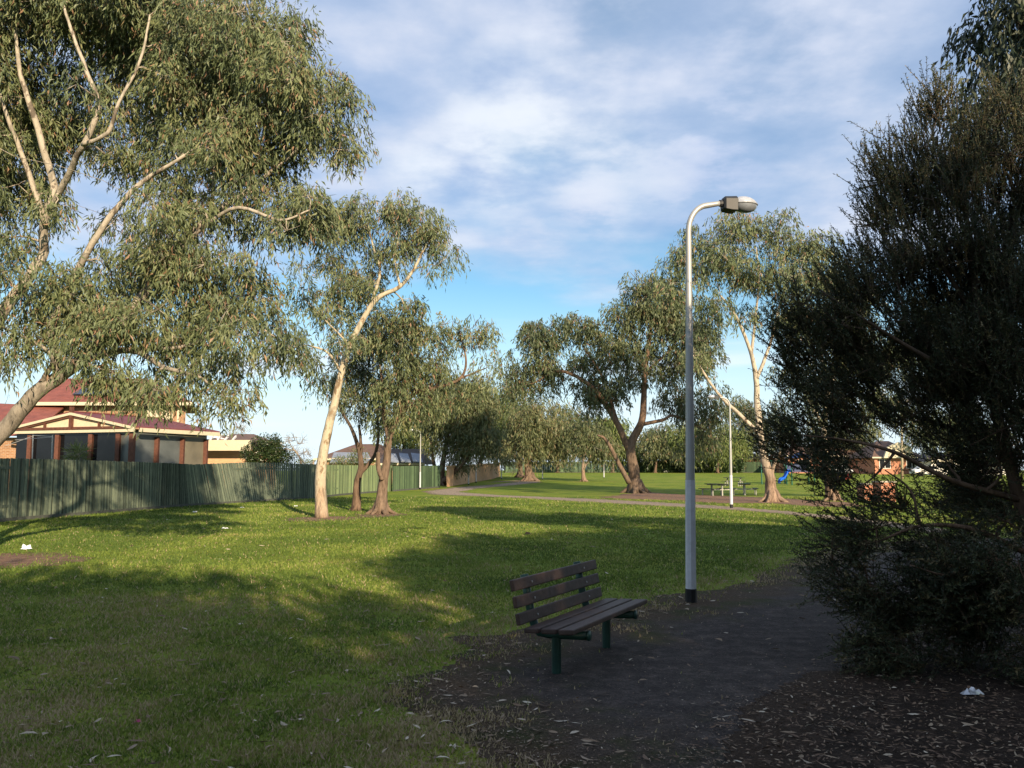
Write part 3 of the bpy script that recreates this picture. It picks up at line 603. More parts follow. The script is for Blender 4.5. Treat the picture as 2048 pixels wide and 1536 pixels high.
# ------------------------------------------------------------------ house one (sunroom + upper storey)
def house_one():
    A = P(30, 861, 43.4); B = P(266, 862, 41.0); Cc = P(420, 872, 46.0)
    o = thing('brick_house', (A[0]+2, 44, 0), 'brown brick two-storey house with red roof and glazed gable sunroom behind the old fence', 'house')
    zt = 3.70; A[2] = B[2] = zt; Cc[2] = zt
    sideD = (Cc-B)/np.linalg.norm(Cc-B); frD = (B-A)/np.linalg.norm(B-A); back = np.array([sideD[0], sideD[1], 0]); up = np.array([0, 0, 1.])
    apex = (A+B)/2+up*.78; apexb = apex+back*6
    # posts front
    m = MB()
    for f in (.14,.38,.66,.885):
        p = A+(B-A)*f; m = MB(); m.box((p[0],p[1],zt/2-.1),(.2,.2,zt-.2)); m.build('post', timb, o)
    m = MB(); m.box((B[0]-.06,B[1]+.1,zt/2-.1),(.24,.24,zt-.2)); m.build('post', timb, o)
    for f in (.33,.66,.985): p = B+(Cc-B)*f; m = MB(); m.box((p[0]-.15,p[1],zt/2-.15),(.2,.2,zt-.3)); m.build('post', timb, o)
    for a_, b_, mt in ((A,A+(B-A)*.14,glass),(A+(B-A)*.14,A+(B-A)*.38,glass),(A+(B-A)*.38,A+(B-A)*.66,glass),(A+(B-A)*.66,A+(B-A)*.885,glass),(A+(B-A)*.885,B,blind)):
        m = MB(); q = [a_+back*.12, b_+back*.12]; m.poly([q[0]-up*zt+up*.5, q[1]-up*zt+up*.5, q[1]-up*.1, q[0]-up*.1], back*.02); m.build('window', mt, o)
    for a_, b_, mt in ((0,.34,blind),(.34,.67,blind),(.67,1,creamglass)):
        m = MB(); q0 = B+(Cc-B)*a_-frD*.2; q1 = B+(Cc-B)*b_-frD*.2; m.poly([q0-up*zt+up*.5, q1-up*zt+up*.5, q1+up*.04, q0+up*.04], -frD*.02); m.build('window', mt, o)
    m = MB(); m.poly([A+back*.3-up*zt, B+back*.3-frD*.3-up*zt, B+back*.3-frD*.3-up*(zt-.48), A+back*.3-up*(zt-.48)], back*.2); m.build('base_wall', BRC, o)
    # gable
    A2 = A-frD*.35; B2 = B+frD*.25
    m = MB(); m.poly([A+up*.02, B+up*.02, apex-up*.08], back*.1); m.build('gable_panel', creamb, o)
    m = MB(); f3 = -back*.03
    m.beam(A+up*.12+f3-back*.03, B+up*.12+f3-back*.03, .08, .13)
    for f in (.27,.73):
        p = A+(B-A)*f; hgt = .78*(1-abs(f-.5)*2); m.beam(p+up*.1-back*.05, p+up*hgt-back*.05, .12, .1, up=frD)
    m.beam((A+B)/2+up*-.1-back*.1, (A+B)/2+up*1.22-back*.1, .16, .16, up=frD)
    m.beam(A+up*.1-back*.08, apex-up*.02-back*.08, .06, .14); m.beam(B+up*.1-back*.08, apex-up*.02-back*.08, .06, .14)
    m.build('gable_frame', timb, o)
    m = MB(); m.beam(A2+up*.12-back*.16, apex+up*.08-back*.16, .05, .13); m.beam(B2+up*.06-back*.16, apex+up*.08-back*.16, .05, .13)
    m.beam(A2-back*.16-up*.05, B2-back*.16-up*.05, .05, .14); m.build('barge_boards', cream, o)
    m = MB(); m.poly([B2+up*.09-back*.1, Cc+frD*.4+up*.09+back*.3, apexb+up*.11, apex+up*.11-back*.1], up*.06)
    m.poly([A2+up*.12-back*.1, A2+up*.12+back*6, apexb+up*.18, apex+up*.175-back*.1], up*.06); m.build('sunroom_roof', REDD, o)
    m = MB(); m.beam(B+frD*.42+up*-.02, Cc+frD*.42+up*-.02+back*.3, .12, .2); m.build('gutter', cream, o)
    # upper storey block
    D = 50
    a = P(55, 812, D); b = P(372, 812, D); z1 = P(200, 812, D)[2]
    m = MB(); m.poly([(a[0],D,0),(b[0],D,0),(b[0],D,z1),(a[0],D,z1)], (-3.2,8,0)); m.build('wall', BRO, o)
    e0 = P(40, 806, D-.6); e1 = P(388, 806, D-.6); ze = P(200, 806, D-.6)[2]; r0 = P(45, 762, D+4)
    m = MB(); ridge = P(200, 757, D+4)[2]
    V = [(e0[0],D-.6,ze),(e1[0],D-.6,ze),(e1[0]-3.3,D+8.6,ze),(e0[0]-3.3,D+8.6,ze),(e0[0]-1.5,D+4,ridge),(e1[0]-5,D+4,ridge)]
    m.add(V, [(0,1,5,4),(1,2,5),(2,3,4,5),(3,0,4),(0,3,2,1)]); m.build('roof', RED, o)
    m = MB(); m.beam((e0[0],D-.66,ze-.05),(e1[0],D-.66,ze-.05),.12,.2); m.build('fascia', cream, o)
    # solar panels on slope
    sl_ = np.array([0,4.6,ridge-ze]); sl_ = sl_/np.linalg.norm(sl_); nrm = np.array([0,-sl_[2],sl_[1]])
    for k in range(6):
        x0 = P(135,790,D)[0]+k*1.02; base = np.array([x0, D-.6, ze])+sl_*1.3+nrm*.1
        m = MB(); m.poly([base, base+[.98,0,0], base+[.98,0,0]+sl_*1.65, base+sl_*1.65], nrm*.04); m.build('solar_panel', panel, o)
    x0 = P(290,840,D)[0]; x1 = P(346,840,D)[0]
    m = MB(); m.box(((x0+x1)/2, D-.03, z1-.95), (x1-x0,.08,1.5)); m.build('window_shutter', cream, o)
    m = MB(); m.box((P(357,840,D)[0], D-.06, z1/2), (.12,.12,z1)); m.build('downpipe', cream, o)
    # lower left wing roof + wall
    Dl = 47; V = [P(-220,872,Dl-2.6),P(60,872,Dl-2.6),P(130,815,Dl+2.9),P(-220,800,Dl+2.9)]
    m = MB(); m.poly(V, (0,0,.08)); m.build('wing_roof', RED, o)
    m = MB(); q = P(-230,875,Dl-2); q2 = P(75,875,Dl-2); m.poly([(q[0],q[1],0),(q2[0],q2[1],0),(q2[0],q2[1],q2[2]),(q[0],q[1],q2[2])], (0,.25,0)); m.build('wing_wall', BRO, o)
    return o
creamglass = simple('beige blind behind glass', (.14,.125,.09), .35, .25, 1.2, 0, .05, .6)
house_one()
def hip_house(name, label, px0, px1, pye, pyr, D, wall, roof, depth=9, hipf=.28, wins=(), fascia=True, group='suburban houses around the park', over=.5):
    a = P(px0, pye, D); b = P(px1, pye, D); ze = a[2]; zr = P(px0, pyr, D+depth/2)[2]; cx_ = (a[0]+b[0])/2; g0 = float(zg(D))
    o = thing(name, (cx_, D, g0), label, 'house', group)
    m = MB(); m.poly([(a[0]+over,D,g0-.2),(b[0]-over,D,g0-.2),(b[0]-over,D,ze-.1),(a[0]+over,D,ze-.1)], (0,depth,0)); m.build('wall', wall, o)
    w_ = b[0]-a[0]; V = [(a[0],D-over,ze),(b[0],D-over,ze),(b[0],D+depth+over,ze),(a[0],D+depth+over,ze),(a[0]+w_*hipf,D+depth/2,zr),(b[0]-w_*hipf,D+depth/2,zr)]
    m = MB(); m.add(V, [(0,1,5,4),(1,2,5),(2,3,4,5),(3,0,4),(0,3,2,1)]); m.build('roof', roof, o)
    if fascia:
        m = MB(); m.beam((a[0]-.05,D-over-.05,ze-.02),(b[0]+.05,D-over-.05,ze-.02),.1,.2); m.build('fascia', cream, o)
    for f0, f1, h0, h1 in wins:
        x0 = a[0]+w_*f0; x1 = a[0]+w_*f1; m = MB(); m.box(((x0+x1)/2, D+.015, g0+(h0+h1)/2), (x1-x0, .1, h1-h0)); wo_ = m.build('window', glass, o)
        m = MB(); 
        for zz_ in (h0, h1): m.box(((x0+x1)/2, D-.04, g0+zz_), (x1-x0+.12, .06, .07))
        for xx_ in (x0, x1, (x0+x1)/2): m.box((xx_, D-.035, g0+(h0+h1)/2), (.07, .05, h1-h0-.08))
        fr = m.build('frame', white, o); fr.parent = wo_
    return o
h2 = hip_house('brick_house', 'low orange brick house with cream fascia right of the sunroom', 398, 505, 884, 868, 60, BRT, BRN, 8, .3)
m = MB()
for k in range(5): m.beam(P(404+k*14, 886, 59), P(412+k*15, 868+k*1.2, 61), .1, .14)
m.beam(P(412,868,61), P(478,888,61), .1, .14); m.build('pergola_beams', white, h2)
m = MB(); a = P(395,882,58.5); b = P(500,884,58.5); m.box(((a[0]+b[0])/2,58.7,a[2]-.3),(b[0]-a[0],.12,.75)); m.build('deep_fascia', cream, h2)
h3 = hip_house('brown_roof_house', 'brown tiled house with skylights glimpsed between the lawn gums', 630, 800, 918, 888, 88, BRO, BRN, 12, .35)
h4 = hip_house('grey_roof_house', 'low house with grey and dark roof behind the dark fence', 752, 850, 928, 898, 84, BRC, DRK, 9, .12)
for k in range(3):
    m = MB(); q = [P(778+k*24,924,82.5), P(798+k*24,926,82.5), P(792+k*24,909,85), P(774+k*24,907,85)]; m.poly(q, (0,-.03,.08)); m.build('roof_sheet', GRY, h4)
m = MB(); m.poly([P(660,926,86),P(745,926,86),P(735,906,90),P(668,906,90)], (0,-.03,.08)); m.build('roof_sheet', GRY, h3)
# orange brick boundary fence along the far left
def wall_seg(label, pts, h, mat, cat='fence'):
    o = thing('brick_fence', pts[0], label, cat); m = MB(); c = MB()
    for a, b in zip(pts[:-1], pts[1:]):
        a = a.copy(); b = b.copy(); a[2] = zg(a[1])-.1; b[2] = zg(b[1])-.1; m.poly([a, b, b+[0,0,h], a+[0,0,h]], (0,.22,0)); c.beam(a+[0,.11,h+.04], b+[0,.11,h+.04], .3, .08)
    m.build('wall', mat, o); c.build('coping', mat, o)
wall_seg('sunlit orange brick fence beyond the multi-stemmed tree', [G(893,974), G(950,964), G(985,958), G(1000,953)], 1.9, BRT)
# ------------------------------------------------------------------ far houses and fence on the right
hip_house('brick_house', 'long red brick house behind the far fence left of the white gum', 1380, 1530, 917, 898, 150, BRR, DRK, 10, .2, [(.2,.3,1,2.2),(.5,.62,1,2.2)])
hip_house('brick_house', 'low brick house with pale garage seen through the bush branches', 1570, 1745, 912, 893, 135, BRR, BRN, 10, .2, [(.15,.28,.9,2.2),(.6,.7,.4,2.2)])
h5 = hip_house('gable_house', 'red brick house with cream gable beside the utility pole', 1742, 1850, 915, 882, 125, BRR, BRN, 10, .38, [(.15,.35,.9,2.3),(.65,.85,.9,2.3)])
m = MB(); D_ = 123.8; m.poly([P(1768,916,D_),P(1830,916,D_),P(1822,893,D_),P(1797,884,D_),P(1776,893,D_)], (0,.4,0)); m.build('gable_front', cream, h5)
hip_house('pale_house', 'white walled low house far right behind the bush', 1855, 2020, 922, 905, 120, white, DRK, 10, .2, [(.1,.3,.9,2.2),(.5,.7,.9,2.2)])
fz = lambda px, D: np.array([P(px, 940, D)[0], D, float(zg(D))])
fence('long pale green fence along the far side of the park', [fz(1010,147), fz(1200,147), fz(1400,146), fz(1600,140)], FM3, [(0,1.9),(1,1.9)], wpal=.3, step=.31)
o = thing('utility_pole', fz(1803,100), 'timber utility pole in front of the cream gable house', 'pole'); m = MB(); q = fz(1803,100); m.tube([q-[0,0,.3], P(1803,790,100)], [.17,.12], 10); m.build('shaft', BARK['cream'], o, True)
m = MB(); q = P(1803,800,99.8); m.box(q, (2.2,.1,.12)); m.build('crossarm', timb, o)
def car(label, px, D, mat, group='cars parked by the far houses'):
    q = fz(px, D); o = thing('parked_car', q, label, 'car', group); x, y, z = q
    prof = [(-2.1,.35),(2.1,.35),(2.15,.75),(1.5,.9),(.9,1.38),(-.9,1.42),(-1.6,.95),(-2.15,.85)]
    m = MB(); m.poly([(x+a, y-.85, z+b) for a, b in prof], (0,1.7,0)); m.build('body', mat, o, bevel=.08)
    m = MB(); m.poly([(x+a, y-.87, z+b) for a, b in ((-1.35,.95),(1.25,.93),(.8,1.3),(-.8,1.33))], (0,.03,0)); m.build('side_window', glass, o)
    for a in (-1.3,1.3):
        m = MB(); m.tube([(x+a,y-.9,z+.32),(x+a,y-.65,z+.32)], .32, 14); m.build('wheel', black, o)
silver = simple('silver paint', (.5,.52,.55), .3, .05, 3, .3); redp = simple('red paint', (.45,.04,.03), .4); yel = simple('yellow plastic', (.75,.42,.03), .4)
car('silver car parked before the pale garage', 1672, 118, silver); car('white car parked before the cream gable house', 1855, 112, white)
# ------------------------------------------------------------------ picnic tables
tabm = simple('dark table timber', (.035,.045,.035), .6, .3, 8)
pt = thing('picnic_table', (0,0,0), 'dark picnic table with bench seats nearest the foreground lamp', 'picnic table', 'picnic tables by the white gum', local=True)
m = MB()
for k in range(5): m.box((-.32+.16*k, 0, .76), (.145, 1.8, .045))
m.build('table_top', tabm, pt)
for s_ in (-1, 1):
    m = MB()
    for k in (-.07,.07): m.box((s_*.72+k, 0, .45), (.13, 1.8, .045))
    m.build('seat', tabm, pt)
    m = MB(); m.box((0, s_*.6, .36), (.09,.09,.76)); m.box((0, s_*.6, .40), (1.5,.07,.06)); m.box((0, s_*.6, .71), (.7,.07,.05))
    for k in (-.72,.72): m.box((k, s_*.6, .19), (.06,.06,.42))
    m.build('leg_frame', simple('table leg paint', (.3,.3,.27), .6), pt)
for i, (px, py, rz, lab) in enumerate(((1434,991,20,'dark picnic table with bench seats, left of the arm-left lamp post'),(1489,990,-12,'dark picnic table right of the arm-left lamp post'),(1468,972,60,'farther picnic table behind the two near ones'))):
    c = pt if i == 0 else copy_tree(pt); c.location = G(px, py); c.rotation_euler = (0, 0, math.radians(rz)); c['label'] = lab
# ------------------------------------------------------------------ playground
bluep = simple('blue plastic', (.01,.10,.55), .35, .1); grnp = simple('playground green', (.01,.09,.06), .4, .1); navy = simple('navy plastic', (.012,.03,.1), .4)
g = G(1530,968); o = thing('swing_set', g, 'dark green swing frame behind the white gum trunk', 'swing set'); m = MB()
a = P(1522,915,g[1]); b = P(1568,915,g[1]+1.5); a[2] = b[2] = g[2]+2.3; m.tube([a,b], .05, 8); m.build('crossbar', grnp, o)
for e in (a, b):
    for s_ in (-1, 1):
        m = MB(); m.tube([e, (e[0]+.25*s_, e[1]+.9*s_, g[2]-.05)], .045, 8); m.build('leg', grnp, o)
for f in (.35,.7):
    q = a+(b-a)*f; m = MB(); m.tube([q-[.22,0,0], q-[.22,0,1.75]], .01, 4); m.tube([q+[.22,0,0], q+[.22,0,-1.75]], .01, 4); ch = m.build('chains', steel, o)
    m = MB(); m.box(q-[0,0,1.77], (.48,.2,.04)); m.build('seat', black, o)
g = G(1592,970); o = thing('play_tower', g, 'play tower with blue wavy slide and dark roof', 'play equipment'); x, y, z = g
X0 = P(1583,940,y)[0]; X1 = P(1628,940,y)[0]; wdt = X1-X0
for (xx, yy) in ((X0,y),(X1,y),(X0,y+1.5),(X1,y+1.5)):
    m = MB(); m.tube([(xx,yy,z-.1),(xx,yy,z+2.7)], .06, 10); m.build('post', grnp, o)
m = MB(); m.box(((X0+X1)/2,y+.75,z+1.25),(wdt,1.5,.08)); m.build('platform', navy, o)
m = MB(); m.box(((X0+X1)/2,y+1.5,z+1.7),(wdt-.12,.05,.8)); m.build('panel', navy, o)
m = MB(); V = [(X0-.15,y-.15,z+2.6),(X1+.15,y-.15,z+2.6),(X1+.15,y+1.65,z+2.6),(X0-.15,y+1.65,z+2.6),((X0+X1)/2,y+.75,z+3.2)]; m.add(V, [(0,1,4),(1,2,4),(2,3,4),(3,0,4),(3,2,1,0)]); m.build('roof', navy, o)
m = MB(); ts = np.linspace(0, 1, 16); e = P(1558,964,y-.3); cen = [(X0+(e[0]-X0)*t_, y+.6-.9*t_, z+1.3-(1.12*t_)+.09*math.sin(t_*9)) for t_ in ts]
V = [];
for c in cen: V += [(c[0],c[1]-.3,c[2]+.22),(c[0],c[1]-.27,c[2]),(c[0],c[1]+.27,c[2]),(c[0],c[1]+.3,c[2]+.22),(c[0],c[1]+.33,c[2]+.22),(c[0],c[1]+.3,c[2]-.04),(c[0],c[1]-.3,c[2]-.04),(c[0],c[1]-.33,c[2]+.22)]
m.add(V, [(i*8+k,i*8+(k+1)%8,(i+1)*8+(k+1)%8,(i+1)*8+k) for i in range(15) for k in range(8)]); m.build('slide', bluep, o, True)
def rider(label, px, py, mat, mat2):
    g = G(px, py); o = thing('spring_rider', g, label, 'play equipment', 'spring riders'); x, y, z = g; m = MB()
    m.tube([(x+.12*math.cos(k*.9), y+.12*math.sin(k*.9), z+.02*k) for k in range(22)], .02, 5); m.build('spring', black, o)
    m = MB(); m.poly([(x-.5,y,z+.42),(x+.45,y,z+.42),(x+.55,y,z+.95),(x+.3,y,z+1.05),(x+.12,y,z+.7),(x-.25,y,z+.68),(x-.5,y,z+.85)], (0,.12,0)); m.build('side_panel', mat, o, bevel=.03)
    m = MB(); m.box((x-.1,y+.06,z+.62),(.35,.34,.05)); m.build('seat', mat2, o)
rider('yellow spring rider glimpsed through the bush', 1678, 968, yel, redp); rider('red spring rider beside the yellow one', 1692, 967, redp, bluep)
def bbq(label, px0, px1, py, h):
    a = G(px0, py); b = G(px1, py); o = thing('brick_barbecue', (a+b)/2, label, 'barbecue', 'brick barbecue blocks'); c = (a+b)/2; w_ = b[0]-a[0]
    m = MB(); m.box((c[0],c[1]+.5,c[2]+h/2-.05),(w_,1.0,h)); m.build('brick_body', BRR, o)
    m = MB(); m.box((c[0],c[1]+.5,c[2]+h-.01),(w_+.12,1.12,.07)); m.build('top_slab', simple('pale slab', (.4,.36,.3), .8), o)
bbq('left red brick barbecue block seen through the bush branches', 1730, 1757, 1002, .95); bbq('right red brick barbecue block seen through the bush branches', 1764, 1792, 1006, 1.1)
# ------------------------------------------------------------------ small litter
plast = simple('white plastic film', (.7,.72,.74), .4, .1, 20); pink = simple('pink petal', (.7,.12,.3), .5); clod = simple('dark soil clod', (.03,.025,.02), .9)
def scrap(name, label, cat, px, py, s, mat, flat=.35, group=None):
    g = G(px, py); m = MB(); n = 9; V = [(0,0,s*flat)]
    for ring, rr in ((0,.55),(1,1.0)):
        for k in range(n): a = 2*math.pi*k/n; r = s*rr*random.uniform(.6, 1.2); V.append((r*math.cos(a), r*.6*math.sin(a), (s*flat*random.uniform(.4,1.4) if ring == 0 else s*flat*random.uniform(.05,.3))+.012))
    Fc = [(0,1+k,1+(k+1)%n) for k in range(n)]+[(1+k,1+n+k,1+n+(k+1)%n,1+(k+1)%n) for k in range(n)]
    m.add([(x+g[0], y+g[1], z+g[2]) for x, y, z in V], Fc); o = m.build(name, mat); tag(o, label, cat, group); return o
scrap('plastic_bag', 'crumpled white plastic bag on the lawn under the left gum', 'litter', 52, 1100, .14, plast, .6)
for px, py, lb in ((405,1010,'white scrap at the foot of the leaning fence'),(390,1025,'pale flat scrap on the grass below the leaning fence'),(484,1016,'small white scrap on the sunny grass near the fence'),(592,1013,'white paper scrap left of the pale gum trunk'),(450,1058,'white paper scrap in the middle of the sunny lawn')):
    scrap('paper_scrap', lb, 'litter', px, py, .13, plast, .25, 'paper scraps on the lawn')
scrap('plastic_bottle_wrap', 'crumpled clear plastic on the mulch at the right', 'litter', 1945, 1392, .08, lens_m, .5)
scrap('pink_flower', 'small pink flower head fallen on the grass at lower left', 'flower', 276, 1448, .022, pink, .9)
scrap('soil_clod', 'dark clod on the lawn behind the bench', 'clod', 1056, 1070, .09, clod, .7)
for px, py in ((645,1036),(712,1023),(764,1029)):
    g = G(px, py); n = 60; X = g[0]+rng.normal(0,.9,n*4); Y = g[1]+rng.normal(0,1.1,n*4)
    xs = np.stack([X, Y], 1)
RL = [sheet('bark_ring', 'bare brown soil ring around '+nm, [tuple(G(px,py)[:2]+np.array([1.25*sx*math.cos(a), 1.7*math.sin(a)])) for a in np.linspace(0, 2*math.pi, 14, endpoint=False)], DM, .12, .006, 1.1, .9, (G(px,py)[0]-3, G(px,py)[0]+3, G(px,py)[1]-3, G(px,py)[1]+3)) for px, py, sx, nm in ((645,1037,1,'the pale gum'),(763,1030,.9,'the brown trunk gum'),(-30,1122,1.6,'the left gum'))]
# ------------------------------------------------------------------ trees
gumgrp = None
Tree('gum_tree', 'huge pale-limbed gum tree leaning in from the left over the fence', 'tree', G(-95,1125), 'left', 'gum', seed=11, D=16.5, rc=.40, nl=300, L=.16, W=.030, dens=.62, spread=1.5, lr=.8, vs=1.05,
 limbs=[[(-95,1125,.27),(-50,950,.24),(0,868,.21),(80,782,.18),(160,722,.165),(250,640,.13),(330,525,.11),(420,435,.09),(490,385,.07),(560,330,.045)],
  [(-80,1040,.24,.3),(-60,800,.2,.8),(0,640,.16,1),(75,535,.13,.8),(92,440,.115,.5),(108,385,.095,.2),(88,300,.085,0),(60,210,.07,-.2),(40,140,.055,-.3),(30,40,.03,-.3)],
  [(100,420,.09,.3),(150,320,.075,-.5),(170,285,.07,-.8),(198,215,.062,-1),(176,150,.052,-1.1),(150,80,.04,-1.1),(125,5,.03,-1)],
  [(165,290,.06,-.8),(215,265,.05,-1),(238,205,.042,-1.1),(280,120,.035,-1.1),(300,30,.025,-1)],
  [(92,450,.08,.4),(40,300,.06,0),(8,215,.045,-.3),(-20,120,.03,-.4)],
  [(120,750,.12,0),(110,640,.1,-.3),(200,465,.075,-.6),(275,372,.06,-.8),(370,310,.035,-1)],
  [(160,722,.1,0),(260,700,.08,-.5),(330,735,.055,-.8),(400,755,.04,-1),(455,800,.015,-1)],
  [(270,700,.06,-.5),(380,690,.045,-.6),(480,640,.035,-.3),(560,680,.02,0)],
  [(80,775,.08,0),(105,715,.05,-.4),(60,680,.035,-.5),(5,655,.02,-.5)],
  [(420,440,.06,0),(430,330,.045,.2),(450,200,.03,.3),(455,90,.02,.3)],
  [(560,330,.04,0),(610,280,.03,0),(640,220,.02,0)],
  [(330,525,.06,0),(460,420,.05,-.9),(560,440,.035,-1.2),(620,420,.02,-1.2)]],
 blobs=[(120,30,210,110,.6,1),(-60,200,140,250,.5,.9),(350,20,180,100,.3,1.1),(500,80,120,110,.2,1.1),(580,200,110,100,0,1.1),(655,250,60,90,0,1.0),(400,200,120,110,.4,1.0),(280,190,120,80,1.5,.8),
  (110,230,110,120,2.2,.7),(290,300,90,70,.6,.8),(470,300,130,80,.2,1),(560,400,110,60,0,1.),(400,400,110,60,-.4,.9),(640,430,45,40,0,.9),(60,390,80,40,1.8,.8),(10,480,60,45,.8,.8),(330,480,110,60,-.6,.95),(420,540,90,60,-.4,.9),
  (250,560,110,50,.4,.9),(60,590,120,65,-.5,1),(170,650,120,55,-.4,1),(320,640,130,50,-.4,1),(430,620,90,40,-.4,.85),(540,640,80,40,-.2,.55),(590,690,55,40,0,.65),(30,690,75,45,-.6,.7),(220,745,100,35,-.6,.85),(345,775,80,42,-.8,.9),(430,730,60,35,-.6,.5),(470,800,35,28,-.9,.45),(-130,520,110,80,.5,1),(-240,640,130,80,.6,.8),(-120,700,70,45,.3,.8),(-300,420,140,120,.5,.8),(-420,560,120,110,.5,.8),(330,380,380,370,.6,.014),(480,600,160,180,0,.045),(200,500,200,160,1.5,.02),(520,560,70,40,.5,.25),(380,660,70,40,.8,.6)])
Tree('gum_tree', 'pale bent-trunk gum standing foremost in the trio on the sunny lawn', 'tree', G(645,1035), 'cream', 'gum', seed=12, rc=.50, nl=230, L=.21, W=.042, dens=.75, flare=1.2, lr=.84,
 limbs=[[(645,1035,.26),(640,965,.24),(652,880,.20),(670,805,.17),(685,735,.145),(712,665,.13),(752,600,.11),(800,573,.085),(828,538,.065),(850,495,.045),(880,460,.02)],
  [(740,615,.08),(760,545,.055),(748,500,.04),(735,445,.025)],[(683,745,.08),(655,705,.05),(615,690,.03)],[(800,573,.06),(790,520,.045),(800,460,.02)],[(700,690,.05),(650,640,.03),(610,600,.02)]],
 blobs=[(690,440,60,45,0,1),(780,425,80,38,0,1.1),(860,450,50,45,0,1),(880,520,30,35,0,.8),(640,560,60,35,0,.8),(720,500,70,45,.4,.9),(810,500,45,40,.5,.8),(660,630,55,35,.5,.8),(610,690,55,35,.5,.7),(800,620,50,35,1,.8),(730,570,60,35,1,.5),(650,760,30,35,1.2,.6),(740,560,130,160,0,.04)])
Tree('gum_tree', 'slender dark forked gum in the middle of the lawn trio', 'tree', G(712,1022), 'dark', 'gum_dark', seed=13, rc=.55, nl=260, L=.21, W=.042, flare=1.3, lr=.85,
 limbs=[[(712,1022,.22),(714,970,.17),(722,935,.15),(718,900,.11),(702,855,.08),(680,815,.06),(672,770,.03)],[(718,950,.12),(748,912,.085),(757,870,.07),(755,825,.055),(770,760,.03)],[(720,930,.09),(722,890,.08),(718,850,.06)]],
 blobs=[(690,800,40,35,0,.7),(700,740,50,45,0,.9),(750,770,55,40,0,.9),(740,700,60,40,.5,.9),(770,830,30,18,0,.4)])
Tree('gum_tree', 'rough brown trunk gum with a broken stub at the right of the lawn trio', 'tree', G(762,1028), 'brown', 'gum', seed=14, rc=.50, nl=230, L=.21, W=.042, dens=.72, flare=1.5, vshift=.02, lr=.84,
 limbs=[[(762,1028,.28),(764,985,.24),(772,930,.19),(780,870,.16),(803,822,.13),(830,785,.1),(872,776,.085),(920,757,.07),(932,720,.05),(918,660,.03)],
  [(778,880,.11),(768,835,.085),(768,800,.06),(760,730,.04)],[(805,822,.09),(850,800,.06),(880,760,.03)],[(920,757,.05),(950,745,.035),(975,735,.02)],[(764,960,.11,-.2),(757,935,.11,-.25),(756,905,.09,-.3)],[(830,785,.06),(825,720,.05),(830,660,.03)]],
 blobs=[(800,690,75,50,0,1),(850,740,65,45,0,1),(790,780,60,45,0,1),(850,810,45,35,0,.9),(920,665,40,25,0,.9),(960,680,28,35,0,.9),(970,745,20,20,0,.5),(870,670,35,25,0,.7),(820,840,40,20,0,.5),(750,640,50,40,.8,.7),(900,790,30,25,.5,.6)])
Tree('gum_tree', 'massive spreading dark gum with twin leaders on the middle lawn', 'tree', G(1272,986), 'brown', 'gum_dark', seed=15, rc=.85, nl=260, L=.36, W=.08, dens=.7, flare=1.5, lr=.6,
 limbs=[[(1272,986,.85),(1268,945,.68),(1262,890,.55),(1285,835,.42),(1290,745,.3),(1302,650,.2),(1295,580,.1)],[(1258,900,.42),(1230,840,.36),(1185,775,.26),(1120,742,.17),(1070,765,.1),(1040,770,.06)],[(1235,845,.25),(1205,755,.18),(1165,690,.1)],[(1258,965,.34,-.5),(1235,922,.26,-.9),(1212,880,.2,-1.2),(1195,870,.12,-1.4)],
  [(1280,850,.25),(1325,840,.2),(1350,832,.15),(1410,860,.08)],[(1290,745,.18),(1340,700,.13),(1370,650,.08)]],
 blobs=[(1140,655,55,32,0,1),(1060,700,52,38,0,1.2),(1030,765,45,38,0,1.2),(1085,660,35,28,0,1),(1100,735,55,35,1,.8),(1195,690,48,45,0,1),(1255,650,45,45,0,1),(1310,610,55,55,0,1.1),(1290,570,40,30,0,.8),(1350,640,50,60,0,1.1),(1300,720,65,45,0,.9),(1385,720,55,60,0,1),(1240,770,65,35,0,.8),(1400,810,50,50,0,.9),(1180,790,45,30,1,.7),(1340,790,40,35,1,.4),(1400,880,55,30,2,.7),(1180,740,50,30,1,.8)])
Tree('gum_tree', 'tall white-limbed gum rising behind the foreground lamp post', 'tree', G(1545,1004), 'white', 'gum', seed=16, rc=.68, nl=250, L=.29, W=.06, dens=.62, flare=1.5, vshift=-.02, lr=.66,
 limbs=[[(1545,1004,.5),(1540,960,.4),(1524,900,.3),(1515,820,.26),(1512,755,.21),(1500,700,.15),(1470,630,.11),(1440,590,.06)],[(1512,760,.16),(1540,690,.12),(1560,610,.09),(1582,540,.05)],[(1503,705,.13),(1510,640,.1),(1518,560,.075),(1512,495,.05)],
  [(1516,865,.19),(1480,830,.15),(1440,792,.12),(1405,742,.09),(1380,700,.05)],[(1542,955,.16,-.1),(1550,925,.12,-.3),(1562,902,.10,-.5)],[(1515,600,.06),(1540,560,.045),(1555,500,.03)]],
 blobs=[(1400,475,55,32,0,1),(1480,452,60,36,0,1.05),(1562,452,45,36,0,1.05),(1605,505,48,40,0,1),(1375,530,50,38,0,1),(1450,525,60,42,0,1),(1530,525,60,42,0,1),(1600,580,45,42,0,.9),(1340,560,28,40,0,.8),(1425,595,45,28,0,.8),(1560,620,35,25,0,.5),(1395,650,35,40,0,.7),(1650,500,20,22,0,.7),(1400,720,30,30,0,.5),(1490,560,140,130,0,.04)])
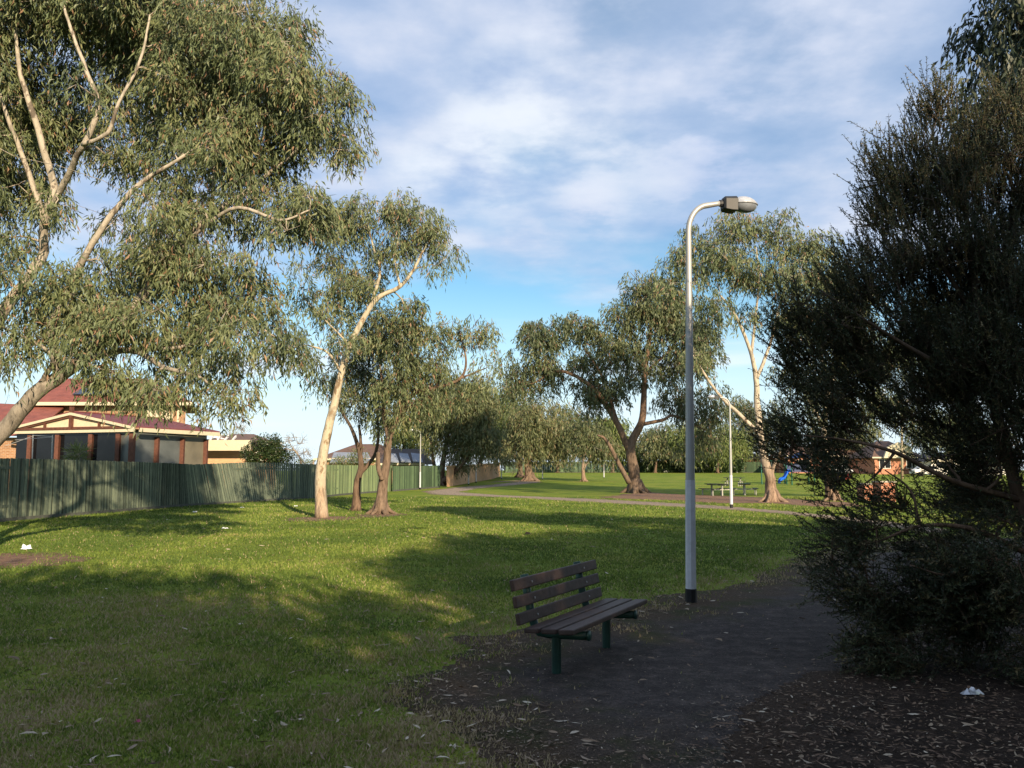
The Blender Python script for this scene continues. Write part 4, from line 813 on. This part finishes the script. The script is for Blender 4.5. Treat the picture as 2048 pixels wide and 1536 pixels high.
Tree('gum_tree', 'brown-based gum mostly hidden behind the needle bush', 'tree', G(1668,1002), 'white', 'gum_dark', seed=17, rc=.85, nl=300, L=.29, W=.06, dens=1.1, flare=1.5, lr=.7,
 limbs=[[(1668,1002,.42),(1655,950,.32),(1648,860,.25),(1656,780,.22),(1640,700,.15),(1650,620,.08)],[(1650,860,.15),(1600,770,.08),(1570,720,.04)],[(1656,780,.14),(1700,700,.09),(1740,640,.05)]],
 blobs=[(1650,560,50,50,0,1),(1620,650,45,50,0,1),(1700,620,60,50,0,1),(1680,700,55,50,0,.9),(1760,700,60,50,0,.9),(1600,740,40,40,0,.7),(1760,800,60,50,0,.8),(1640,820,50,40,0,.6),(1840,860,50,40,1,.6),(1850,700,60,60,0,.8)])
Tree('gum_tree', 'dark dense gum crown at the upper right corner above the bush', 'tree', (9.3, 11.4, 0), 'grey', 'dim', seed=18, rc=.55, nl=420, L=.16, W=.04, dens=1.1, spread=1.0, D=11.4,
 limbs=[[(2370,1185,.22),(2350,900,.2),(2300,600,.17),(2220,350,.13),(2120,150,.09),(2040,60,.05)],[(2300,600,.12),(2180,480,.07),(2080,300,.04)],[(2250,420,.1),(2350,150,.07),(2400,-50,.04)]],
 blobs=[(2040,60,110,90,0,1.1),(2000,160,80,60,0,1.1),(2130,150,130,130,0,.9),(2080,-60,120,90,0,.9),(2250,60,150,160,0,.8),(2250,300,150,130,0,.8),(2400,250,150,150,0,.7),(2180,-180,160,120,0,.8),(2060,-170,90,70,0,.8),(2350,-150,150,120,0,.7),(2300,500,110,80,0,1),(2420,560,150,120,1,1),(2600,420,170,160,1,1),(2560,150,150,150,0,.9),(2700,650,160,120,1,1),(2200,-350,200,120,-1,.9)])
# needle bush
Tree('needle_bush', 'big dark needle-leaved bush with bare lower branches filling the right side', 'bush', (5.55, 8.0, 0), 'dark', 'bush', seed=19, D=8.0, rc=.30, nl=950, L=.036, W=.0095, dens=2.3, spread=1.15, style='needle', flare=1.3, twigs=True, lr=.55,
 limbs=[[(2168,1295,.15),(2080,1120,.12),(2020,920,.1),(1970,720,.08),(1945,520,.055),(1925,380,.03)],[(2080,1120,.06),(1950,1060,.045,-.4),(1840,1052,.03,-.6),(1745,1085,.02,-.6),(1700,1060,.01,-.6)],[(2040,1000,.06),(1900,960,.045,-.3),(1790,905,.032,-.5),(1690,880,.02,-.5),(1600,870,.008,-.5)],
  [(1990,800,.055),(1860,720,.04,-.2),(1730,640,.028,-.4),(1640,580,.012,-.4)],[(1960,640,.045),(1860,500,.032,.1),(1790,400,.02,.1),(1755,340,.008,.1)],[(2120,1230,.05),(1960,1235,.035,-.4),(1830,1220,.025,-.6),(1720,1190,.012,-.6)],
  [(2010,900,.05),(1880,850,.035,.3),(1740,800,.025,.4),(1620,760,.012,.4)],[(1960,700,.04,.3),(1980,500,.03,.5),(2010,350,.015,.5)],[(1790,905,.025,-.5),(1740,960,.015,-.5),(1690,985,.008,-.5)],[(1840,1052,.025,-.6),(1820,980,.018,-.6),(1770,940,.01,-.6)],[(2100,1180,.05,-.3),(1990,1120,.03,-.9),(1900,1150,.02,-1.1),(1820,1130,.01,-1.1)]],
 blobs=[(1990,330,85,110,.3,1),(1900,370,80,100,.2,1),(1820,400,70,80,.1,.9),(1770,350,40,50,.1,.6),(1860,250,30,50,.1,.35),(1770,440,35,35,0,.7),(1930,540,110,90,.1,1.1),(1810,540,80,65,0,1.1),(1720,580,70,45,-.2,1),(2040,600,70,120,-.2,1.1),
  (1650,640,65,50,-.3,0.61),(1760,690,100,70,-.1,1.2),(1640,740,70,55,0,0.66),(1910,730,120,90,0,1.2),(2040,830,70,110,-.3,1.1),(1620,830,55,45,-.2,0.55),(1740,810,80,50,0,1.0),(1700,870,60,35,-.3,.8),(1890,860,80,55,0,.7),(1960,950,80,50,.3,.8),(1700,960,55,25,-.4,.45),(1760,1010,60,22,-.3,.6),
  (1740,1080,60,35,-.5,1.0),(1850,1110,90,45,-.4,.7),(1980,1100,80,70,-.3,.8),(1720,1180,50,45,-.6,1.0),(1820,1230,110,55,-.5,.8),(1960,1250,110,80,-.6,.8),(1740,1290,60,35,-.7,.7),(1880,1310,110,30,-.8,.5),(2060,1350,60,80,-1.2,.7),(2080,1050,60,120,0,.8),(1980,660,90,80,.4,1.1),(2030,460,60,80,.5,1.1),(1590,900,40,35,-.3,0.50),(1600,700,40,40,-.2,0.55),(1990,960,80,60,.8,1),(1690,1130,35,35,-.6,1),(2040,740,60,60,.8,1.1),(1900,790,90,60,.7,1),(2000,880,70,70,1.,1),(1950,1010,90,50,1.0,.8),(1920,1170,110,50,-.9,.9),(2000,1180,70,60,-1.1,.9),(1850,640,80,60,.6,1),(1660,900,45,40,.2,0.44)])
# mid and far trees
def fartree(label, pxb, pyb, bark, leaf, seed, blobs, trunk=None, rc=1.1, nl=170, L=.5, W=.1, r=.4, name='gum_tree', grp='trees across the far lawn', dens=1.0, D=None, extra=(), vshift=0, style='gum'):
    g = G(pxb, pyb) if D is None else fz(pxb, D)
    top = trunk if trunk is not None else [(b[0], b[1]) for b in blobs[:1]]
    limbs = [[(pxb, pyb, r)]+[(p[0], p[1], r*(.75 if i == 0 else .5*.8**i)) for i, p in enumerate(top)]]+[list(e) for e in extra]
    if len(limbs[0]) == 2: a, b = limbs[0]; limbs[0] = [a, ((a[0]+b[0])/2+3, (a[1]+b[1])/2, r*.7), (b[0], b[1], r*.35)]
    Tree(name, label, 'tree', g, bark, leaf, grp, limbs, blobs, seed=seed, rc=rc, nl=nl, L=L, W=W*1.15, dens=dens, vshift=vshift, sub=6, lr=.65, twigs=False, style=style)
fartree('dark multi-stemmed weeping tree beside the path mouth', 882, 971, 'dark', 'grey', 31, [(885,800,45,45),(930,815,45,50),(870,850,38,45),(930,870,50,45),(960,840,35,60),(900,905,40,22,0,.6),(975,890,25,25)], [(885,930),(895,870),(900,820)], r=.55, rc=1.0, nl=300, L=.4,W=.07,
 extra=[[(888,962,.4,-.4),(915,938,.3,-.6),(945,905,.22,-.6),(965,880,.12,-.5)],[(876,965,.35,.4),(868,930,.28,.5),(862,880,.18,.5)]])
fartree('olive green tree behind the weeping tree over the orange fence', 965, 958, 'brown', 'bright', 32, [(960,800,55,35),(1000,830,40,45),(950,850,45,40),(925,785,35,28),(985,890,30,28)], [(960,930),(970,880),(960,820)], r=.6, rc=1.3, nl=170)
fartree('yellow green drooping tree with stout brown trunk by the path bend', 1060, 962, 'brown', 'grey', 33, [(1040,850,45,40),(1085,840,50,40),(1110,880,32,35),(1020,890,28,28),(1065,890,40,28),(1060,905,35,12,0,.6)], [(1056,930),(1062,890),(1070,850)], r=.8, rc=1.1, nl=260, L=.45,W=.08, vshift=.1)
fartree('broad tree with reddish trunk just left behind the drooping tree', 1040, 955, 'brown', 'grey', 34, [(1030,840,35,30),(1015,870,30,35),(1060,820,30,25)], [(1040,930),(1035,890),(1030,850)], r=.6, rc=1.2, nl=160)
fartree('small white-trunked tree on the open lawn', 1168, 963, 'white', 'grey', 35, [(1165,865,35,25),(1195,875,35,25),(1180,895,45,20),(1215,900,22,18)], [(1166,935),(1168,905),(1170,880)], r=.35, rc=1., nl=260, L=.4,W=.08, extra=[[(1167,938,.2),(1180,915,.15),(1195,890,.08)]])
fartree('dark tree at the left edge of the far row near the fence corner', 990, 949, 'dark', 'gum_dark', 36, [(1000,880,28,25),(985,850,30,30),(1015,905,20,15)], [(993,925),(998,890)], r=.5, rc=1.3, nl=150)
fartree('leafy tree behind the dark fence between the lamp post and house', 800, 940, 'brown', 'bright', 37, [(810,850,45,30),(840,880,35,30),(780,870,30,20),(850,830,35,30)], D=95, rc=1.1, nl=190)
k = 0
for (px, D_, blobs, leaf, lab) in [
  (1115,142,[(1110,880,35,28),(1130,905,25,20)],'grey','far round tree between drooping tree and white-trunked tree'),
  (1225,144,[(1225,860,35,30),(1240,895,35,25)],'bright','far tree just left of the massive dark gum'),
  (1310,140,[(1310,885,40,22),(1330,905,35,15)],'grey','far low tree just right of the massive dark gum trunk'),
  (1375,138,[(1375,880,40,28),(1400,900,35,20)],'bright','far weeping tree behind the foreground lamp shaft'),
  (1435,136,[(1430,890,35,25),(1450,870,30,30)],'bright','far light green tree left of the arm-left lamp post'),
  (1480,150,[(1485,820,40,25),(1500,850,35,30),(1470,880,25,25)],'gum_dark','flat-topped dark tree behind the white gum trunk'),
  (1565,150,[(1560,830,30,25),(1575,870,30,30)],'gum_dark','dark flat-topped tree right of the white gum trunk'),
  (1640,145,[(1640,870,40,30),(1670,890,35,20)],'gum_dark','far tree above the play tower'),
  (1900,120,[(1900,860,60,40),(1960,880,60,35)],'gum_dark','far tree behind the white walled house'),
  (1335,146,[(1330,870,40,30),(1345,900,45,28)],'gum_dark','far broad dark tree behind the hedge right of the massive gum'),
  (1290,148,[(1285,895,40,30),(1270,915,30,18)],'grey','far bushy tree behind the trunk of the massive gum'),
  (1405,149,[(1405,895,45,30),(1395,860,35,25)],'grey','far bushy tree right behind the foreground lamp shaft'),
  (1465,144,[(1462,905,35,25),(1475,880,30,22)],'bright','far bushy tree between the arm-left lamp post and the white gum'),
  (1530,147,[(1530,890,35,25)],'grey','far rounded tree directly behind the white gum trunk'),
  (1185,148,[(1190,860,45,30),(1160,880,35,30),(1215,890,35,30)],'gum_dark','far dark tree behind the white-trunked lawn tree'),
  (1130,149,[(1130,850,45,35),(1085,870,40,35)],'gum_dark','far dark tree behind the drooping tree'),
  (1720,140,[(1715,870,50,35),(1690,890,40,25)],'grey','far tree over the pale garage house'),
  (1020,150,[(1010,860,40,30),(985,830,30,25)],'bright','far tree closing the view above the winding path')]:
    k += 1; fartree(lab, px, 944, 'dark' if k % 2 else 'brown', leaf, 40+k, blobs, D=D_, rc=1.4, nl=150, L=.6, W=.13, r=.35)
# hedge along far fence
rng = np.random.default_rng(5); n = 14000
hx = np.concatenate([rng.uniform(P(1285,940,143)[0], P(1480,940,143)[0], n)]); hz = rng.random(n)**.6*(1.6+.8*fbm(hx*.4+40, hx*0, 3, 3)); hy = 142+rng.uniform(-1, 1, n)
vv, ff = leafquads(np.stack([hx, hy, hz+zg(142.)], 1), norm(rng.normal(size=(n, 3))), np.full(n, .5), np.full(n, .22)); tag(arr_mesh('hedge', vv, ff, rng.random(n)*.6, LEAF['citrus']), 'long dark hedge at the far edge of the lawn', 'hedge')
# garden plants behind the fence
def plant(name, label, px, py, D, bark, leaf, blobs, seed, **kw):
    g = fz(px, D); Tree(name, label, 'tree' if 'tree' in name else 'shrub', g, bark, leaf, 'garden plants behind the fence', [[(px, 960, .09), (px+2, 925, .07), (blobs[0][0], blobs[0][1], .03)]], blobs, D=D, seed=seed, **kw)
plant('citrus_tree', 'round glossy dark citrus tree rising over the fence', 535, 940, 56, 'dark', 'citrus', [(530,905,38,28),(560,910,30,20),(510,920,22,16),(545,885,20,12)], 61, rc=.42, nl=200, L=.12, W=.07, style='broad', dens=.9)
plant('bare_tree', 'pale bare budding tree above the orange brick house', 470, 940, 72, 'twig', 'bare', [(450,872,25,14),(480,872,30,16),(505,880,15,12)], 62, rc=.6, nl=40, L=.16, W=.05, style='broad', dens=1)
plant('bare_tree', 'leafless twiggy shrub right of the citrus tree', 600, 940, 54, 'twig', 'bare', [(585,895,28,22),(605,915,25,16),(575,870,15,12)], 63, rc=.5, nl=14, L=.1, W=.03, style='broad', dens=1)
plant('shrub', 'yellow green shrub peeping over the light green fence', 690, 940, 64, 'twig', 'bright', [(690,925,35,12),(720,918,20,14),(735,935,20,8)], 64, rc=.5, nl=120, L=.12, W=.06, style='broad', dens=1)
plant('shrub', 'low yellowish shrub at the fence left of the pale gum', 625, 940, 60, 'twig', 'bright', [(625,928,22,8),(605,930,15,6)], 65, rc=.5, nl=110, L=.12, W=.06, style='broad')
plant('palm_shrub', 'spiky yucca in front of the sunroom glass', 155, 925, 39.5, 'twig', 'bright', [(155,905,14,12)], 66, rc=.3, nl=70, L=.6, W=.04, style='broad', dens=.5)
# clothes hoist
o = thing('clothes_hoist', fz(80,38), 'rotary clothes line poles behind the fence at far left', 'clothes line')
m = MB()
for px in (66,105): a = fz(px,38); b = P(px,870,38); m.tube([a,b], .028, 6)
m.tube([P(66,872,38),P(10,892,37.5)], .012, 4); m.tube([P(105,874,38),P(30,880,37)], .012, 4); m.tube([P(66,871,38),P(105,873,38)], .015, 4)
m.build('frame', steel, o)
for x, y, lab, bl, sd_ in ((10.3,9.8,'leafy gum added out of view beside the needle bush to shade the lawn',[(10.3,9.8,4.0,2.2,2.2,1),(8.6,9.4,3.4,1.3,1.4,1),(12,9,3,1.8,1.8,1)],71),(15.0,14.5,'bushy gum added out of view farther from the needle bush to shade the lawn',[(15,14.5,3.2,2.4,2.2,1),(13,13,2.6,1.8,1.6,1)],72)):  # unseen small gums added to cast shade on the right lawn
    Tree('added_shade_gum', lab, 'tree', (x,y,0), 'grey', 'gum_dark', world=True, D=30, seed=sd_, rc=.7, nl=150, L=.26, W=.09, dens=.9, sub=6, twigs=False, limbs=[[(x,y,-.1,.14),(x+.1,y,2,.11),(x,y+.1,4,.05)]], blobs=bl)
# ------------------------------------------------------------------ trees behind the viewpoint (they cast the foreground shade)
k = 0
for (x, y, h, r) in [(-7,-12,8.6,3.2),(-1.5,-10.5,9.8,3.2),(3.6,-11,10.4,3.0),(8.0,-10.8,9.4,2.6),(12.3,-10.5,12.2,3.3),(16.8,-9.5,12.8,3.4),(20.5,-5.5,12.5,3.4),(17.0,3.5,8.6,3.0),(-12.5,-10,8.5,2.8)]:
    k += 1
    lab = ['low gum at the left end of the row behind the viewpoint','broad gum second in the row behind the viewpoint','tallest gum in the row behind the viewpoint','round gum fourth in the row behind the viewpoint','gum fifth in the row behind the viewpoint','taller gum sixth in the row behind the viewpoint','gum at the right end of the row behind the viewpoint','small gum beside the mulch bed out at the right','outermost low gum at the left behind the viewpoint'][k-1]
    Tree('gum_tree', lab, 'tree', (x,y,0), 'grey', 'gum_dark', 'gums standing behind the viewpoint', world=True, D=30, seed=80+k, rc=.8, nl=185, L=.34, W=.12, dens=.95, sub=6, twigs=False,
     limbs=[[(x,y,-.1,.25),(x+.2,y,2,.22),(x-.1,y+.2,4.5,.16),(x+.2,y,h-2,.08)]], blobs=[(x,y,h-2.2,r,2.1,1),(x+.8,y+.3,h-4.6,r*.95,2.2,.9),(x-.8,y-.3,h-6.3,r*.9,1.8,.8)])
